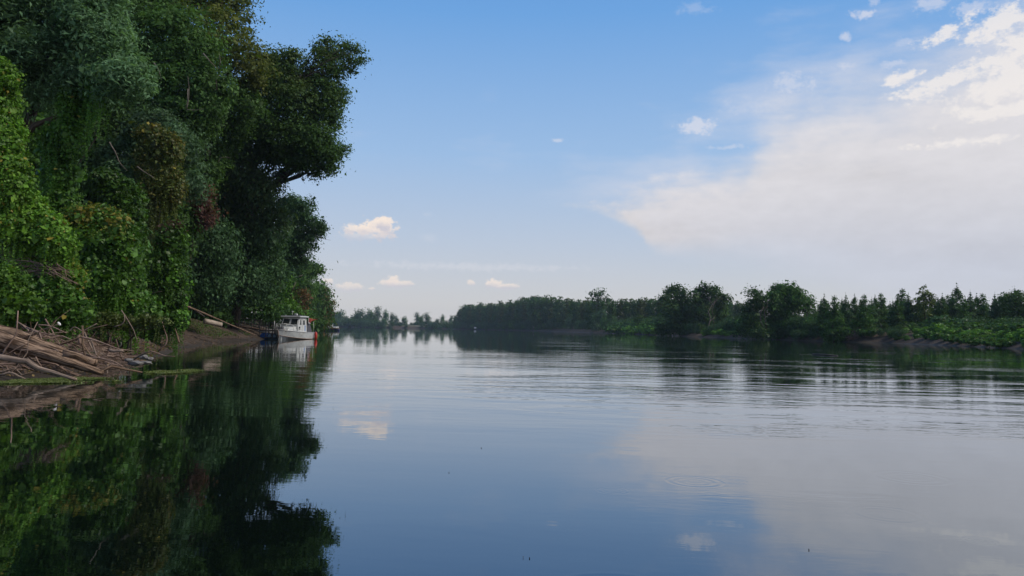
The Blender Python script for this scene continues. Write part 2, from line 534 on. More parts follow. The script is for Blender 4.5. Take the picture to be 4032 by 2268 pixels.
def tree_px(name, label, lobes, Y, base, palette, leaf_px=2.6, dens=3.0, dr=.9, spread=1.0, trunk_r=.28, group=None, cat='tree',
            material=None, shape='diamond', bark=None, path=None, seed=None, extra_limbs=(), shadow_core=False, dead=(), **kw):
    """a tree whose crown lobes are surveyed from the photo; every lobe gets its own distance and depth"""
    global TREE_COUNT
    TREE_COUNT += 1
    sd = seed if seed is not None else TREE_COUNT*13+5
    r_ = np.random.default_rng(sd)
    lb = lobes_px(lobes, Y, dr, spread, sd)
    size = leaf_px/740*Y
    data, clumps = foliage(lb, area_px(lobes)*dens, r_, size, palette=palette, **kw)
    base = np.asarray(base, float)
    root = thing(name, base, label, cat, group)
    cr = leaf_mesh('crown', **data, material=material or LEAF, parent=root, origin=base, shape=shape)
    cr['kind'] = 'stuff'
    mb = MB()
    cmean = np.mean([l[0] for l in lb], axis=0)
    if path is None:
        top = np.array([cmean[0], cmean[1], max(l[0][2] for l in lb)])
        trunk = limb_path(base-np.array([0, 0, .3]), top, r_, .0, 8)
    else:
        trunk = np.array(path)
    nT = len(trunk)
    rad = trunk_r*np.linspace(1, .25, nT)
    mb.tube(trunk, rad, 9, .08, sd)
    for (c, rr) in lb:
        j = int(np.clip(np.argmin(np.abs(trunk[:, 2]-(c[2]-np.linalg.norm(c-cmean)*.5))), 1, nT-1))
        rr0 = min(rad[j]*.6, trunk_r*.5)
        mb.tube(limb_path(trunk[j], c, r_, .1, 6), np.linspace(rr0, rr0*.3, 6), 6, .05, sd)
        near = np.where(np.linalg.norm((clumps-c)/rr, axis=1) < 1.1)[0]
        for q in r_.choice(near, min(5, len(near)), replace=False) if len(near) else []:
            mb.tube(limb_path(c, clumps[q], r_, .08, 4), np.linspace(rr0*.3, .012, 4), 4, 0, sd, cap=False)
    for pth, r0, r1 in extra_limbs:
        mb.tube(pth, np.linspace(r0, r1, len(pth)), 8, .06, sd)
    mb.build('trunk', bark or BARK, root, base, smooth=True)
    for pth, r0 in dead:
        MB().tube(pth, np.linspace(r0, r0*.4, len(pth)), 6, .05, sd).build('dead_branch', PALEBARK, root, base, smooth=True)
    return root


# ------------------------------------------------------------------ shorelines and ground
LY = np.array([-60, 0, 10, 15, 18.1, 21.4, 25, 28.9, 33.6, 44, 60, 71, 82, 120, 250, 400, 700, 2000.])
LX = np.array([-24, -19, -16, -13.6, -12.6, -11.9, -13.2, -14.4, -15.9, -19.9, -23.4, -24.6, -25.5, -34, -65, -101, -178, -600.])
RY = np.array([-60, 40, 95, 118, 141, 165, 200, 236, 300, 364, 500, 624, 720, 794, 830, 880, 2000.])
RX = np.array([62, 62, 66, 71, 72, 62, 59, 55, 55, 53, 36, 17.6, -20, -61, -66, -70, -70.])


def xL(y): return np.interp(y, LY, LX)
def xR(y): return np.interp(y, RY, RX)


def fbm(x, y, seed=0):
    r_ = np.random.default_rng(seed); o = 0
    for k in range(6):
        a = r_.uniform(0, 6.28); fq = 1.7**k*.35
        o = o + np.sin((x*math.cos(a)+y*math.sin(a))*fq+r_.uniform(0, 6.28))*np.cos((x*math.sin(a)-y*math.cos(a))*fq*.8+r_.uniform(0, 6.28))/1.5**k
    return o


def ground_z(x, y):
    x = np.asarray(x, float); y = np.asarray(y, float)
    dl = (xL(y)-x)*.93; drr = (x-xR(y))*.93
    df = y-(880+.02*x)
    d = np.maximum(np.maximum(dl, drr), df)
    wob = fbm(x, y, 3)
    z = np.where(d < 0, np.maximum(-2.2, d*.35), 0)
    z = np.where(d >= 0, np.interp(d, [0, .6, 2.5, 6, 14, 40, 3000], [0, .2, 1.0, 2.0, 2.6, 2.8, 3.0]), z)
    return z + wob*np.clip((d+1.2)/6, .03, .2)*.6


def build_ground():
    xs = np.unique(np.r_[np.linspace(-1500, -200, 14), np.linspace(-190, -42, 40), np.linspace(-40, -8, 100), np.linspace(-6, 46, 18), np.linspace(48, 90, 50), np.linspace(100, 300, 12), np.linspace(350, 1500, 12)])
    ys = np.unique(np.r_[np.linspace(-60, 8, 12), np.linspace(10, 48, 130), np.linspace(49, 110, 70), np.linspace(114, 420, 80), np.linspace(430, 960, 50), np.linspace(1000, 1500, 8)])
    X, Y = np.meshgrid(xs, ys)
    Z = ground_z(X, Y)
    ny, nx = X.shape
    V = np.c_[X.ravel(), Y.ravel(), Z.ravel()]
    i = np.arange(ny-1)[:, None]*nx+np.arange(nx-1)
    q = np.stack([i, i+1, i+nx+1, i+nx], -1).reshape(-1, 4)
    me = bpy.data.meshes.new('ground'); me.from_pydata(V.tolist(), [], q.tolist())
    me.polygons.foreach_set('use_smooth', [True]*len(me.polygons))
    mm, b, out = mat('mud')
    g = b.node('ShaderNodeNewGeometry')
    sp = b.node('ShaderNodeSeparateXYZ'); b.link(g.outputs['Position'], sp.inputs[0])
    n1 = b.noise(g.outputs['Position'], .9, 6, .6); n2 = b.noise(g.outputs['Position'], 6, 6, .65); n3 = b.noise(g.outputs['Position'], 26, 3, .6)
    col = b.mix(b.maprange(n1, .35, .65), (.046, .033, .025, 1), (.090, .066, .050, 1))
    col = b.mix(b.maprange(n2, .5, .72, 0, .7), col, (.060, .052, .036, 1))
    col = b.mix(b.maprange(n3, .6, .7, 0, .6), col, (.22, .17, .12, 1))
    wet = b.maprange(b.math('ADD', sp.outputs[2], b.math('MULTIPLY', n2, .25)), .12, .5, 1, 0)
    col = b.mix(b.math('MULTIPLY', wet, .7), col, (.035, .030, .024, 1))
    p = principled(b, out, col, .8, .12)
    b.link(b.maprange(wet, 0, 1, .95, .6), p.inputs['Roughness'])
    bump = b.node('ShaderNodeBump'); bump.inputs['Strength'].default_value = .8; bump.inputs['Distance'].default_value = .08
    b.link(b.math('ADD', n2, b.math('MULTIPLY', n3, .35)), bump.inputs['Height']); b.link(bump.outputs[0], p.inputs['Normal'])
    me.materials.append(mm)
    o = bpy.data.objects.new('ground', me); link(o); tag(o, 'bare brown mud of the river banks and bed', None, None, 'structure')


build_ground()


def build_water():
    me = bpy.data.meshes.new('river_water')
    s = 1500
    me.from_pydata([(-s, -60, 0), (s, -60, 0), (s, 1500, 0), (-s, 1500, 0)], [], [(0, 1, 2, 3)])
    mm, b, out = mat('river_water')
    g = b.node('ShaderNodeNewGeometry'); pos = g.outputs['Position']
    sp = b.node('ShaderNodeSeparateXYZ'); b.link(pos, sp.inputs[0]); X, Y, Z = sp.outputs
    rot = b.node('ShaderNodeVectorRotate'); rot.rotation_type = 'Z_AXIS'; rot.inputs['Angle'].default_value = R(7); b.link(pos, rot.inputs[0])
    pr = rot.outputs[0]
    swell = b.noise(b.vmul(pr, (.10, .42, 1)), 1.0, 2, .5)
    wave = b.noise(b.vmul(pr, (.42, 1.2, 1)), 1.0, 4, .6, .5)
    rip = b.noise(b.vmul(pr, (2.0, 5.5, 1)), 1.0, 3, .55, .4)
    fine = b.noise(b.vmul(pr, (7, 14, 1)), 1.0, 2, .5)
    patch = b.noise(b.vmul(pos, (.035, .085, 1)), 1.0, 3, .55)
    patch2 = b.noise(b.vmul(b.vadd(pos, (31, 7, 0)), (.12, .30, 1)), 1.0, 3, .6)
    midband = b.math('MULTIPLY', b.maprange(Y, 9, 16), b.maprange(b.math('MULTIPLY_ADD', b.math('MAXIMUM', X, 0.0), 1.2, Y), 58, 31))
    side = b.maprange(b.math('ADD', X, b.math('MULTIPLY', Y, .12)), -6, 6, .35, 1.0)
    amp_wave = b.math('MULTIPLY', b.math('MULTIPLY', midband, side), b.maprange(b.math('MULTIPLY_ADD', b.math('SUBTRACT', patch2, .5), .5, patch), .36, .64, .15, 1.15))
    amp_wave = b.math('ADD', b.math('MULTIPLY', amp_wave, WAVE_AMP), WAVE_MIN)
    right = b.maprange(X, .3, 4)
    amp_rip = b.math('MULTIPLY', b.maprange(patch2, .46, .66), b.math('MULTIPLY', b.maprange(Y, 3.5, 9.0, .35, 1.0), right))
    amp_rip = b.math('ADD', b.math('MULTIPLY', amp_rip, .0085), .0003)
    amp_fine = b.math('MULTIPLY', b.maprange(patch, .55, .68), b.math('MULTIPLY', b.maprange(Y, 17, 24), .0012))
    hgt = b.math('MULTIPLY', swell, .007)
    hgt = b.math('ADD', hgt, b.math('MULTIPLY', wave, amp_wave))
    hgt = b.math('ADD', hgt, b.math('MULTIPLY', rip, amp_rip))
    hgt = b.math('ADD', hgt, b.math('MULTIPLY', fine, amp_fine))
    # rings left by feeding fish and insects: one random ring system per cell, most of them silent
    def rings(scale, shift, rmax, thr, amp):
        vo = b.node('ShaderNodeTexVoronoi', voronoi_dimensions='2D', feature='F1')
        vo.inputs['Scale'].default_value = scale
        b.link(b.vadd(pos, (shift, shift*.7, 0)), vo.inputs['Vector'])
        cs = b.node('ShaderNodeSeparateColor'); b.link(vo.outputs['Color'], cs.inputs[0])
        dd = b.math('DIVIDE', vo.outputs['Distance'], scale)
        rr = b.math('MULTIPLY_ADD', cs.outputs[1], rmax*.75, rmax*.25)
        tt = b.math('DIVIDE', dd, rr)
        wv = b.math('SINE', b.math('MULTIPLY', tt, 22.0))
        env = b.math('MULTIPLY', b.maprange(tt, 1.0, .85), b.maprange(tt, .05, .8, .2, 1.0))
        on = b.maprange(cs.outputs[0], thr, thr+.08)
        return b.math('MULTIPLY', b.math('MULTIPLY', wv, env), b.math('MULTIPLY', b.math('MULTIPLY', on, rr), amp))
    near = b.math('MULTIPLY', b.maprange(Y, 16, 8), b.maprange(X, -.6, .6))
    rg = b.math('ADD', rings(1.6, 3.3, .20, .66, .0011), rings(.8, 11.7, .5, .7, .0008))
    hgt = b.math('ADD', hgt, b.math('MULTIPLY', rg, near))
    bump = b.node('ShaderNodeBump'); bump.inputs['Strength'].default_value = 1.0; bump.inputs['Distance'].default_value = 1.0
    b.link(hgt, bump.inputs['Height'])
    # mirror reflectance rises towards grazing; slightly stronger in the blue, over dark silty water
    ch = []
    for ior, ex in ((1.31, .72), (1.43, .73), (1.62, .73)):
        fr = b.node('ShaderNodeFresnel'); fr.inputs['IOR'].default_value = ior
        b.link(bump.outputs[0], fr.inputs['Normal'])
        ch.append(b.math('POWER', fr.outputs[0], ex))
    cc = b.node('ShaderNodeCombineColor')
    for k in range(3): b.link(ch[k], cc.inputs[k])
    gl = b.node('ShaderNodeBsdfGlossy'); gl.inputs['Roughness'].default_value = .012
    b.link(cc.outputs[0], gl.inputs['Color']); b.link(bump.outputs[0], gl.inputs['Normal'])
    df = b.node('ShaderNodeBsdfDiffuse'); df.inputs['Color'].default_value = (.0015, .003, .002, 1)
    ad = b.node('ShaderNodeAddShader'); b.link(gl.outputs[0], ad.inputs[0]); b.link(df.outputs[0], ad.inputs[1])
    b.link(ad.outputs[0], out.inputs[0])
    me.materials.append(mm)
    o = bpy.data.objects.new('river_water', me); link(o); tag(o, 'calm broad river mirroring sky and trees', None, None, 'structure')


WAVE_AMP, WAVE_MIN = .027, .0011
build_water()


def build_haze():
    mb = MB().box((0, 715, 17), (3100, 1600, 41))
    mm = bpy.data.materials.new('air'); mm.use_nodes = True; t = mm.node_tree; t.nodes.clear()
    o = t.nodes.new('ShaderNodeOutputMaterial'); v = t.nodes.new('ShaderNodeVolumePrincipled')
    v.inputs['Color'].default_value = (.62, .80, 1.0, 1); v.inputs['Density'].default_value = HAZE
    t.links.new(v.outputs[0], o.inputs['Volume'])
    ob = mb.build('haze', mm); ob['kind'] = 'stuff'; ob['label'] = 'thin blue summer haze over the river'


HAZE = 0.00013
build_haze()


def on_ground(px, Y, dx=0.0):
    p = P(px, 1290, Y); x = p[0]+dx
    return np.array([x, Y, float(ground_z(x, Y))])


# ------------------------------------------------------------------ left bank: trees
def warm_top(zc, zr, col, amt=.7, xr=None):
    def f(pos, c, cr, lr, r_):
        w = np.clip((pos[:, 2]-zc)/zr, 0, 1)*amt
        w = w*np.clip(cr*1.6-.3, 0, 1)
        return c*(1-w[:, None])+np.array(col)*w[:, None]*np.exp(r_.normal(0, .2, len(w)))[:, None]
    return f


def specks(col, p):
    def f(pos, c, cr, lr, r_):
        m_ = r_.random(len(c)) < p
        c[m_] = np.array(col)*np.exp(r_.normal(0, .25, (m_.sum(), 1)))
        return c
    return f


YEL = (.24, .20, .035); RUST = (.12, .07, .035); PLUM = (.11, .05, .04)
NARROW = dict(aspect=.26, droop=.25, per=30)

tree_px('willow_tree', 'tall silvery grey-green willow filling the top left corner above the vines',
        [(-150, 80, 260, 260), (40, 90, 240, 190), (250, 30, 220, 160), (190, 240, 220, 140), (400, 120, 130, 190), (470, 300, 110, 110),
         (110, 350, 190, 110), (330, 320, 150, 110)],
        33, on_ground(130, 36, -3), tone(GREY, 1.5), leaf_px=3.9, dens=3.4, trunk_r=.4, spread=1.5, aspect=.32, per=30, upw=.6, fall=.15, jit=1.0)
tree_px('poplar_tree', 'dark poplar with bare pale twigs standing behind the silvery willow',
        [(560, 120, 190, 170), (700, 230, 190, 180), (600, 360, 210, 170), (480, 420, 160, 130), (760, 380, 150, 150), (650, 500, 180, 120), (560, -60, 150, 100)],
        52, on_ground(560, 56, -5), DARK, leaf_px=2.9, dens=3.2, trunk_r=.45, spread=2,
        dead=[([P(800, 210, 48), P(830, 245, 48), P(862, 275, 48.5)], .05), ([P(862, 275, 48.5), P(868, 240, 48), P(862, 205, 48)], .03),
              ([P(740, 350, 48), P(738, 395, 48), P(730, 430, 48)], .03), ([P(855, 355, 49), P(850, 310, 49), P(865, 295, 49)], .05),
              ([P(605, 245, 48), P(625, 275, 48), P(635, 310, 48)], .05)])
tree_px('poplar_tree', 'tallest poplar crown with yellowing leaves reaching the top edge beside blue sky',
        [(830, 30, 150, 130), (930, 60, 80, 120), (780, 140, 170, 140), (900, 200, 130, 110), (960, 250, 90, 90), (1000, 300, 70, 70), (820, -110, 160, 120), (700, 0, 140, 120)],
        62, on_ground(860, 66, -4), OLIVE, leaf_px=2.5, dens=2.2, trunk_r=.45, spread=2, shell=(.5, 1.08), spray=.14,
        colfn=warm_top(14, 8, (.115, .125, .03), .6))
trunk5 = [on_ground(960, 74, -1)-np.array([0, 0, .4]), P(965, 1000, 74), P(985, 800, 74), P(1000, 640, 73.5), P(1012, 575, 73), P(1050, 510, 72.5), P(1075, 460, 72), P(1130, 370, 72), P(1175, 315, 72)]
tree_px('poplar_tree', 'leaning poplar with a bent dark trunk and a heavy bough over the river',
        [(1130, 330, 110, 90), (1235, 310, 70, 60), (1285, 165, 20, 18), (1262, 200, 22, 26), (1318, 190, 22, 18), (1345, 175, 20, 14), (1378, 184, 20, 13), (1404, 200, 18, 14), (1424, 236, 14, 14), (1398, 246, 22, 12), (1366, 226, 24, 14), (1335, 220, 26, 16), (1302, 226, 26, 24), (1352, 268, 24, 13), (1382, 272, 18, 10), (1318, 268, 28, 20), (1270, 245, 38, 30), (1322, 300, 22, 14), (1345, 352, 24, 13), (1338, 388, 28, 15), (1315, 418, 30, 18), (1322, 455, 20, 14), (1318, 500, 26, 18),
         (1180, 430, 130, 100), (1265, 430, 70, 80), (1290, 360, 34, 50), (1330, 390, 30, 18), (1110, 520, 120, 90), (1225, 550, 95, 80), (1285, 600, 48, 36), (1338, 594, 26, 13), (1362, 584, 14, 9), (1318, 630, 22, 14), (1300, 668, 24, 14), (1240, 682, 26, 12), (1210, 640, 66, 40), (1270, 655, 46, 34), (1225, 595, 80, 56), (1150, 590, 60, 46), (1180, 545, 70, 60), (1110, 610, 60, 44), (1060, 600, 60, 50), (1150, 640, 50, 30),
         (1020, 420, 110, 110), (1080, 250, 70, 50), (1150, 225, 34, 26), (960, 520, 110, 120), (1050, 330, 90, 70)],
        72, on_ground(960, 74, -1), DARK, leaf_px=2.1, dens=4.6, trunk_r=.45, spread=1.5, dr=1.0, path=trunk5, spray=.06, sigma=.42, inner=.3, hole=(-.75, .9, .9),
        extra_limbs=[([P(1175, 315, 72), P(1240, 270, 71.5), P(1300, 235, 71), P(1350, 215, 71), P(1400, 205, 71)], .14, .02),
                     ([P(1130, 370, 72), P(1165, 330, 71), P(1185, 295, 71)], .16, .06),
                     ([P(1050, 510, 72.5), P(1150, 540, 72), P(1250, 570, 72), P(1330, 590, 72)], .10, .02)],
        colfn=warm_top(19, 8, (.085, .095, .025), .55))
tree_px('shade_tree', 'broad dark tree leaning over the moored boat, its leaves almost down to the railings',
        [(940, 680, 160, 150), (1040, 740, 80, 130), (870, 840, 170, 140), (1010, 880, 120, 140), (1070, 930, 70, 120), (910, 1000, 170, 120), (1040, 1060, 100, 110), (850, 620, 140, 110), (1085, 800, 40, 70), (940, 1110, 140, 70)],
        74, on_ground(930, 78, -3), BLUEG, leaf_px=2.4, dens=3.2, trunk_r=.5, spread=2.5, droop=.4,
        colfn=warm_top(9, 4, (.07, .085, .02), .5))
tree_px('grey_shrub_tree', 'small dark tree with greyish leaves overhanging the bare mud slope',
        [(790, 920, 95, 130), (780, 1030, 110, 130), (830, 1110, 100, 90), (740, 1080, 70, 90), (860, 960, 80, 110)],
        60, on_ground(800, 62, -2), BLUEG, leaf_px=2.5, dens=3.4, trunk_r=.25, spread=1, droop=.3)
tree_px('plum_tree', 'small tree with a few wine-red leafy branches beside the vine tower',
        [(800, 770, 34, 30), (790, 810, 36, 36), (810, 850, 26, 40), (770, 790, 26, 50)],
        50, on_ground(760, 52, -1.5), [(.09, .045, .04), (.13, .06, .05), (.10, .07, .05)], leaf_px=2.6, dens=3.0, trunk_r=.12, spread=.4)
tree_px('bank_tree', 'dark tree beyond the boat with twigs reaching right against the pale sky',
        [(1140, 870, 70, 80), (1195, 830, 34, 46), (1225, 880, 46, 40), (1262, 905, 26, 26), (1180, 960, 60, 90), (1130, 980, 70, 80), (1215, 950, 34, 40), (1150, 800, 40, 40), (1225, 800, 12, 24)],
        100, on_ground(1130, 104, -3), BLUEG, leaf_px=1.9, inner=.35, dens=6, trunk_r=.4, spread=2, spray=.14, sigma=.4,
        dead=[([P(1240, 925, 98), P(1270, 940, 98), P(1302, 946, 98)], .04)])
tree_px('bank_tree', 'lower dull green tree next beyond the boat, its crown edge below the twiggy one',
        [(1215, 1060, 44, 36), (1170, 1070, 60, 60), (1190, 1130, 60, 60), (1130, 1110, 60, 60), (1248, 1060, 24, 18), (1175, 1190, 50, 60)],
        135, on_ground(1160, 138, -4), DARK, leaf_px=1.9, hole=None, inner=.3, dens=6, trunk_r=.35, spread=3,
        dead=[([P(1163, 1093, 128), P(1180, 1088, 128), P(1192, 1083, 128)], .12)])
tree_px('willow_tree', 'narrow dark weeping tree closing the left bank, gold light tinted into its river side',
        [(1262, 1140, 34, 34), (1270, 1190, 34, 50), (1250, 1210, 44, 60), (1240, 1160, 40, 50), (1280, 1240, 24, 44), (1255, 1265, 40, 30)],
        205, on_ground(1240, 212, -4), DARK, leaf_px=1.9, dens=9, trunk_r=.35, spread=2, droop=.8, hole=None, inner=.4,
        colfn=lambda pos, c, cr, lr, r_: np.where(((pos[:, 0] > P(1284, 1200, 205)[0]) & (r_.random(len(c)) < .22))[:, None], np.array([[.13, .09, .03]]), c))  # some river-side leaves coloured gold: a yellow-lit edge put into the leaf colour
tree_px('vine_draped_tree', 'vine-draped green tree just behind the stern of the moored boat',
        [(1130, 1180, 30, 60), (1160, 1230, 36, 40), (1185, 1255, 34, 34), (1215, 1265, 30, 24), (1120, 1110, 30, 40)],
        96, on_ground(1150, 99, -1.5), VING, leaf_px=2.0, dens=3.4, trunk_r=.2, spread=1, material=VINE, droop=.4)
tree_px('dying_bush', 'rusty brown leafy bush behind the cabin roof of the boat',
        [(1190, 1185, 22, 50), (1200, 1150, 18, 26), (1180, 1225, 18, 24)],
        100, on_ground(1185, 103, -1.5), [(.07, .05, .025), (.12, .07, .03), (.15, .085, .04)], leaf_px=1.9, dens=3.0, trunk_r=.1, spread=.5, cat='bush')
tree_px('bank_bush', 'fresh green bush just above the black gangway railings',
        [(960, 1190, 60, 50), (1040, 1180, 60, 60), (1010, 1225, 80, 40), (1090, 1210, 40, 50), (930, 1230, 50, 30)],
        80, on_ground(990, 83, -3), MIDG, leaf_px=2.2, dens=3.4, trunk_r=.15, spread=1, cat='bush')
tree_px('grey_willow', 'rounded grey-green willow behind the yellow-flecked vine tower',
        [(560, 520, 110, 80), (590, 470, 60, 40), (690, 570, 80, 100), (740, 660, 60, 110), (470, 620, 100, 80), (410, 680, 90, 80), (520, 720, 90, 90), (760, 740, 40, 60)],
        47, on_ground(590, 50, -2), GREY, leaf_px=3.2, dens=2.8, trunk_r=.28, spread=1, aspect=.4)
tree_px('bank_bush', 'low dark bushes hanging over the waterline beyond the far raft side of the boat',
        [(1200, 1240, 40, 40), (1225, 1255, 34, 34), (1180, 1265, 34, 30), (1245, 1272, 34, 22), (1215, 1285, 40, 18)],
        150, on_ground(1190, 153, -2), DARK, leaf_px=1.9, dens=3.4, trunk_r=.12, spread=5, cat='bush')
tree_px('bank_bush', 'black shaded undergrowth at the top of the bare mud slope',
        [(720, 1180, 70, 60), (780, 1195, 70, 50), (840, 1205, 60, 46), (690, 1120, 70, 80), (760, 1110, 90, 90), (850, 1150, 70, 80), (660, 1200, 60, 50), (690, 1240, 80, 44), (760, 1248, 80, 40), (840, 1252, 70, 34), (620, 1235, 70, 44), (560, 1225, 70, 50)],
        72, on_ground(760, 75, -2), DARK, leaf_px=2.3, dens=3.4, trunk_r=.12, spread=2, cat='bush')
tree_px('bank_bush', 'dark undergrowth in the shade behind the gangway posts',
        [(880, 1220, 60, 40), (930, 1250, 60, 30), (1000, 1255, 60, 30), (1060, 1250, 60, 34), (1110, 1255, 40, 36), (840, 1190, 50, 50)],
        86, on_ground(980, 88, -2.5), BLUEG, leaf_px=2.2, dens=3.2, trunk_r=.12, spread=1.5, cat='bush')
tree_px('bank_bush', 'dark thicket deep behind the vines at the left edge',
        [(-60, 1000, 130, 110), (60, 1060, 110, 90), (160, 1080, 100, 90), (260, 1040, 90, 90), (0, 1160, 120, 80), (140, 1170, 100, 70), (-80, 860, 120, 120), (100, 900, 110, 110), (250, 920, 80, 110)],
        38, on_ground(80, 40, -2), DARK, leaf_px=3.2, dens=2.6, trunk_r=.15, spread=1, cat='bush')
# filler crowns between and behind the surveyed ones
tree_px('forest_tree', 'dark tree in the hollow between the hanging vine curtain and the grey willow',
        [(400, 480, 140, 130), (330, 620, 140, 140), (420, 760, 130, 120), (300, 480, 100, 120), (560, 840, 130, 130), (520, 1000, 120, 150), (640, 900, 130, 160)],
        50, on_ground(420, 54, -4), DARK, leaf_px=2.9, dens=2.8, trunk_r=.35, spread=1.5)
tree_px('forest_tree', 'dark leafy tree behind the vine tower and beside the wine-red branches',
        [(760, 560, 130, 130), (700, 720, 120, 130), (780, 700, 90, 110), (860, 480, 140, 120), (940, 420, 100, 100)],
        64, on_ground(740, 68, -5), DARK, leaf_px=2.6, dens=3.0, trunk_r=.35, spread=1.5)


# ---- rows of forest further in, seen only as dark leaves between the front trees
def forest_proto(name, seed, H, palette, n, rad, leaf=.36):
    r_ = np.random.default_rng(seed)
    lb = []
    for k in range(9):
        t = k/8
        z = H*(.22+.68*t); rr = rad*(1-.55*abs(t-.4)*1.4)
        a = r_.uniform(0, 6.28); off = rad*.45*(1-t*.6)
        lb.append((np.array([math.cos(a)*off, math.sin(a)*off, z]), np.array([rr*.75, rr*.75, H*.15])))
    data, clumps = foliage(lb, n, r_, leaf, palette=palette, per=20, back=1.0, reject=.6)
    root = thing(name, (0, 0, 0), 'x', 'tree')
    cr = leaf_mesh('crown', **data, material=LEAF, parent=root); cr['kind'] = 'stuff'
    mb = MB().tube(limb_path((0, 0, -.4), (0, 0, H*.85), r_, 0, 7), np.linspace(.35, .06, 7), 8, .06, seed)
    for c, rr in lb: mb.tube(limb_path((0, 0, c[2]*.75), c, r_, .1, 5), np.linspace(.13, .03, 5), 5)
    mb.build('trunk', BARK, root, smooth=True)
    return root


def copy_thing(o, loc, rz=0.0, sc=1.0, label=None, group=None):
    r = o.copy(); COL.objects.link(r)
    r.location = tuple(float(c) for c in loc); r.rotation_euler = (0, 0, rz)
    r.scale = (sc, sc, sc) if np.isscalar(sc) else sc
    if label: r['label'] = label
    if group: r['group'] = group
    for ch in list(o.children):
        c = ch.copy(); COL.objects.link(c); c.parent = r
        for g in ch.children:
            d = g.copy(); COL.objects.link(d); d.parent = c
    return r


def first_or_copy(o, used, loc, rz, sc, label, group):
    if id(o) not in used:
        used.add(id(o)); o.location = tuple(float(c) for c in loc); o.rotation_euler = (0, 0, rz)
        o.scale = (sc, sc, sc) if np.isscalar(sc) else sc
        o['label'] = label; o['group'] = group
        return o
    return copy_thing(o, loc, rz, sc, label, group)


fp = [forest_proto('forest_tree', 31, 24, DARK, 9000, 5.5), forest_proto('forest_tree', 32, 21, MIDG, 9000, 5), forest_proto('forest_tree', 33, 26, BLUEG, 9000, 5)]
used = set()
k = 0
for (px, Y, s) in ((-250, 40, .8), (-60, 44, .85), (120, 48, .9), (280, 54, .95), (420, 60, .95), (560, 66, .95), (690, 74, .95), (800, 84, .95), (880, 94, .92), (950, 104, .9),
                   (60, 60, 1.05), (240, 68, 1.1), (400, 78, 1.1), (560, 86, 1.1), (1010, 118, .78), (1060, 135, .72), (1110, 155, .6), (1150, 180, .6), (1190, 210, .6), (1215, 240, .5), (700, 100, 1.1)):
    q = P(px, 1290, Y); x = min(q[0], float(xL(Y))-4.0)
    first_or_copy(fp[k % 3], used, (x, Y, float(ground_z(x, Y))), k*1.3, s, 'dark forest tree in the rows behind the left bank, glimpsed between nearer crowns', 'forest trees behind the left bank')
    k += 1


# ------------------------------------------------------------------ left bank: hanging vines
def vine_px(name, label, lobes, Y, base, palette, leaf_px=4.2, dens=1.5, dr=.7, spread=.4, colfn=None, seed=None, strands=0, group=None, cat='vine', **kw):
    global TREE_COUNT
    TREE_COUNT += 1
    sd = seed if seed is not None else TREE_COUNT*17+3
    r_ = np.random.default_rng(sd)
    lobes = [(l[0], l[1], l[2]*.86, l[3]*.90) for l in lobes]
    lb = lobes_px(lobes, Y, dr, spread, sd)
    size = leaf_px*.54/740*Y
    n = area_px(lobes)*dens*3.6
    a, clumps = foliage(lb, n, r_, size, per=12, sigma=size*1.3, shell=(.9, 1.03), droop=size*.8, aspect=.95, upw=.55, outw=.6, jit=1.05, back=.35, sub=11, palette=palette, colfn=colfn, bumps=.2, reject=.85, spray=.05, hole=(-.06, .85, .22), inner=0, **kw)
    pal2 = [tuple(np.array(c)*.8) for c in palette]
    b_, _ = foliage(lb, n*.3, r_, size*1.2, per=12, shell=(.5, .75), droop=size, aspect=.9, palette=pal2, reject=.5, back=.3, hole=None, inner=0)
    parts = [a, b_]
    # hanging strands: leaves strung one under another, younger and paler at the tip
    pos, nr, ax, ln, cl = [], [], [], [], []
    pal = np.array(palette)
    for s in range(int(strands*1.6)):
        c = clumps[r_.integers(len(clumps))]
        L = r_.uniform(.6, 3.0); m_ = int(L/size*2.4)
        t = np.linspace(0, 1, max(m_, 3))
        x0 = c+np.array([r_.normal(0, .1), -r_.uniform(.05, .3), 0])
        q = x0+np.c_[np.sin(t*3+r_.uniform(0, 6))*.10, np.zeros(len(t)), -t*L]+r_.normal(size=(len(t), 3))*size*.3
        pos.append(q); nr.append(np.tile([.15, -.8, .45], (len(t), 1))+r_.normal(size=(len(t), 3))*.35)
        ax.append(np.tile([0, -.2, -1.0], (len(t), 1))+r_.normal(size=(len(t), 3))*.35); ln.append(size*r_.uniform(.6, 1.05, len(t))*(1-.35*t))
        w = (t*.7)[:, None]
        cl.append((pal[1]*(1-w)+pal[2]*w)*np.exp(r_.normal(0, .2, (len(t), 1))))
    if pos:
        ln = np.concatenate(ln)
        parts.append(dict(pos=np.concatenate(pos), nrm=np.concatenate(nr), axis=np.concatenate(ax), length=ln, width=ln*.9, colour=np.concatenate(cl)))
    base = np.asarray(base, float)
    root = thing(name, base, label, cat, group)
    fo = leaf_mesh('foliage', **merge(parts), material=VINE, parent=root, origin=base, shape='heart'); fo['kind'] = 'stuff'
    mb = MB()
    for s in range(max(5, len(lb))):
        c = lb[s % len(lb)][0]
        b0 = base+np.array([r_.normal(0, .5), r_.uniform(-.2, .6), -.2])
        b0[2] = float(ground_z(b0[0], b0[1]))-.1
        mb.tube(limb_path(b0, c+r_.normal(size=3)*lb[s % len(lb)][1]*.5, r_, .1, 8), np.linspace(.045, .012, 8), 5, .05, sd)
    mb.build('stem', BARK, root, base, smooth=True)
    return root


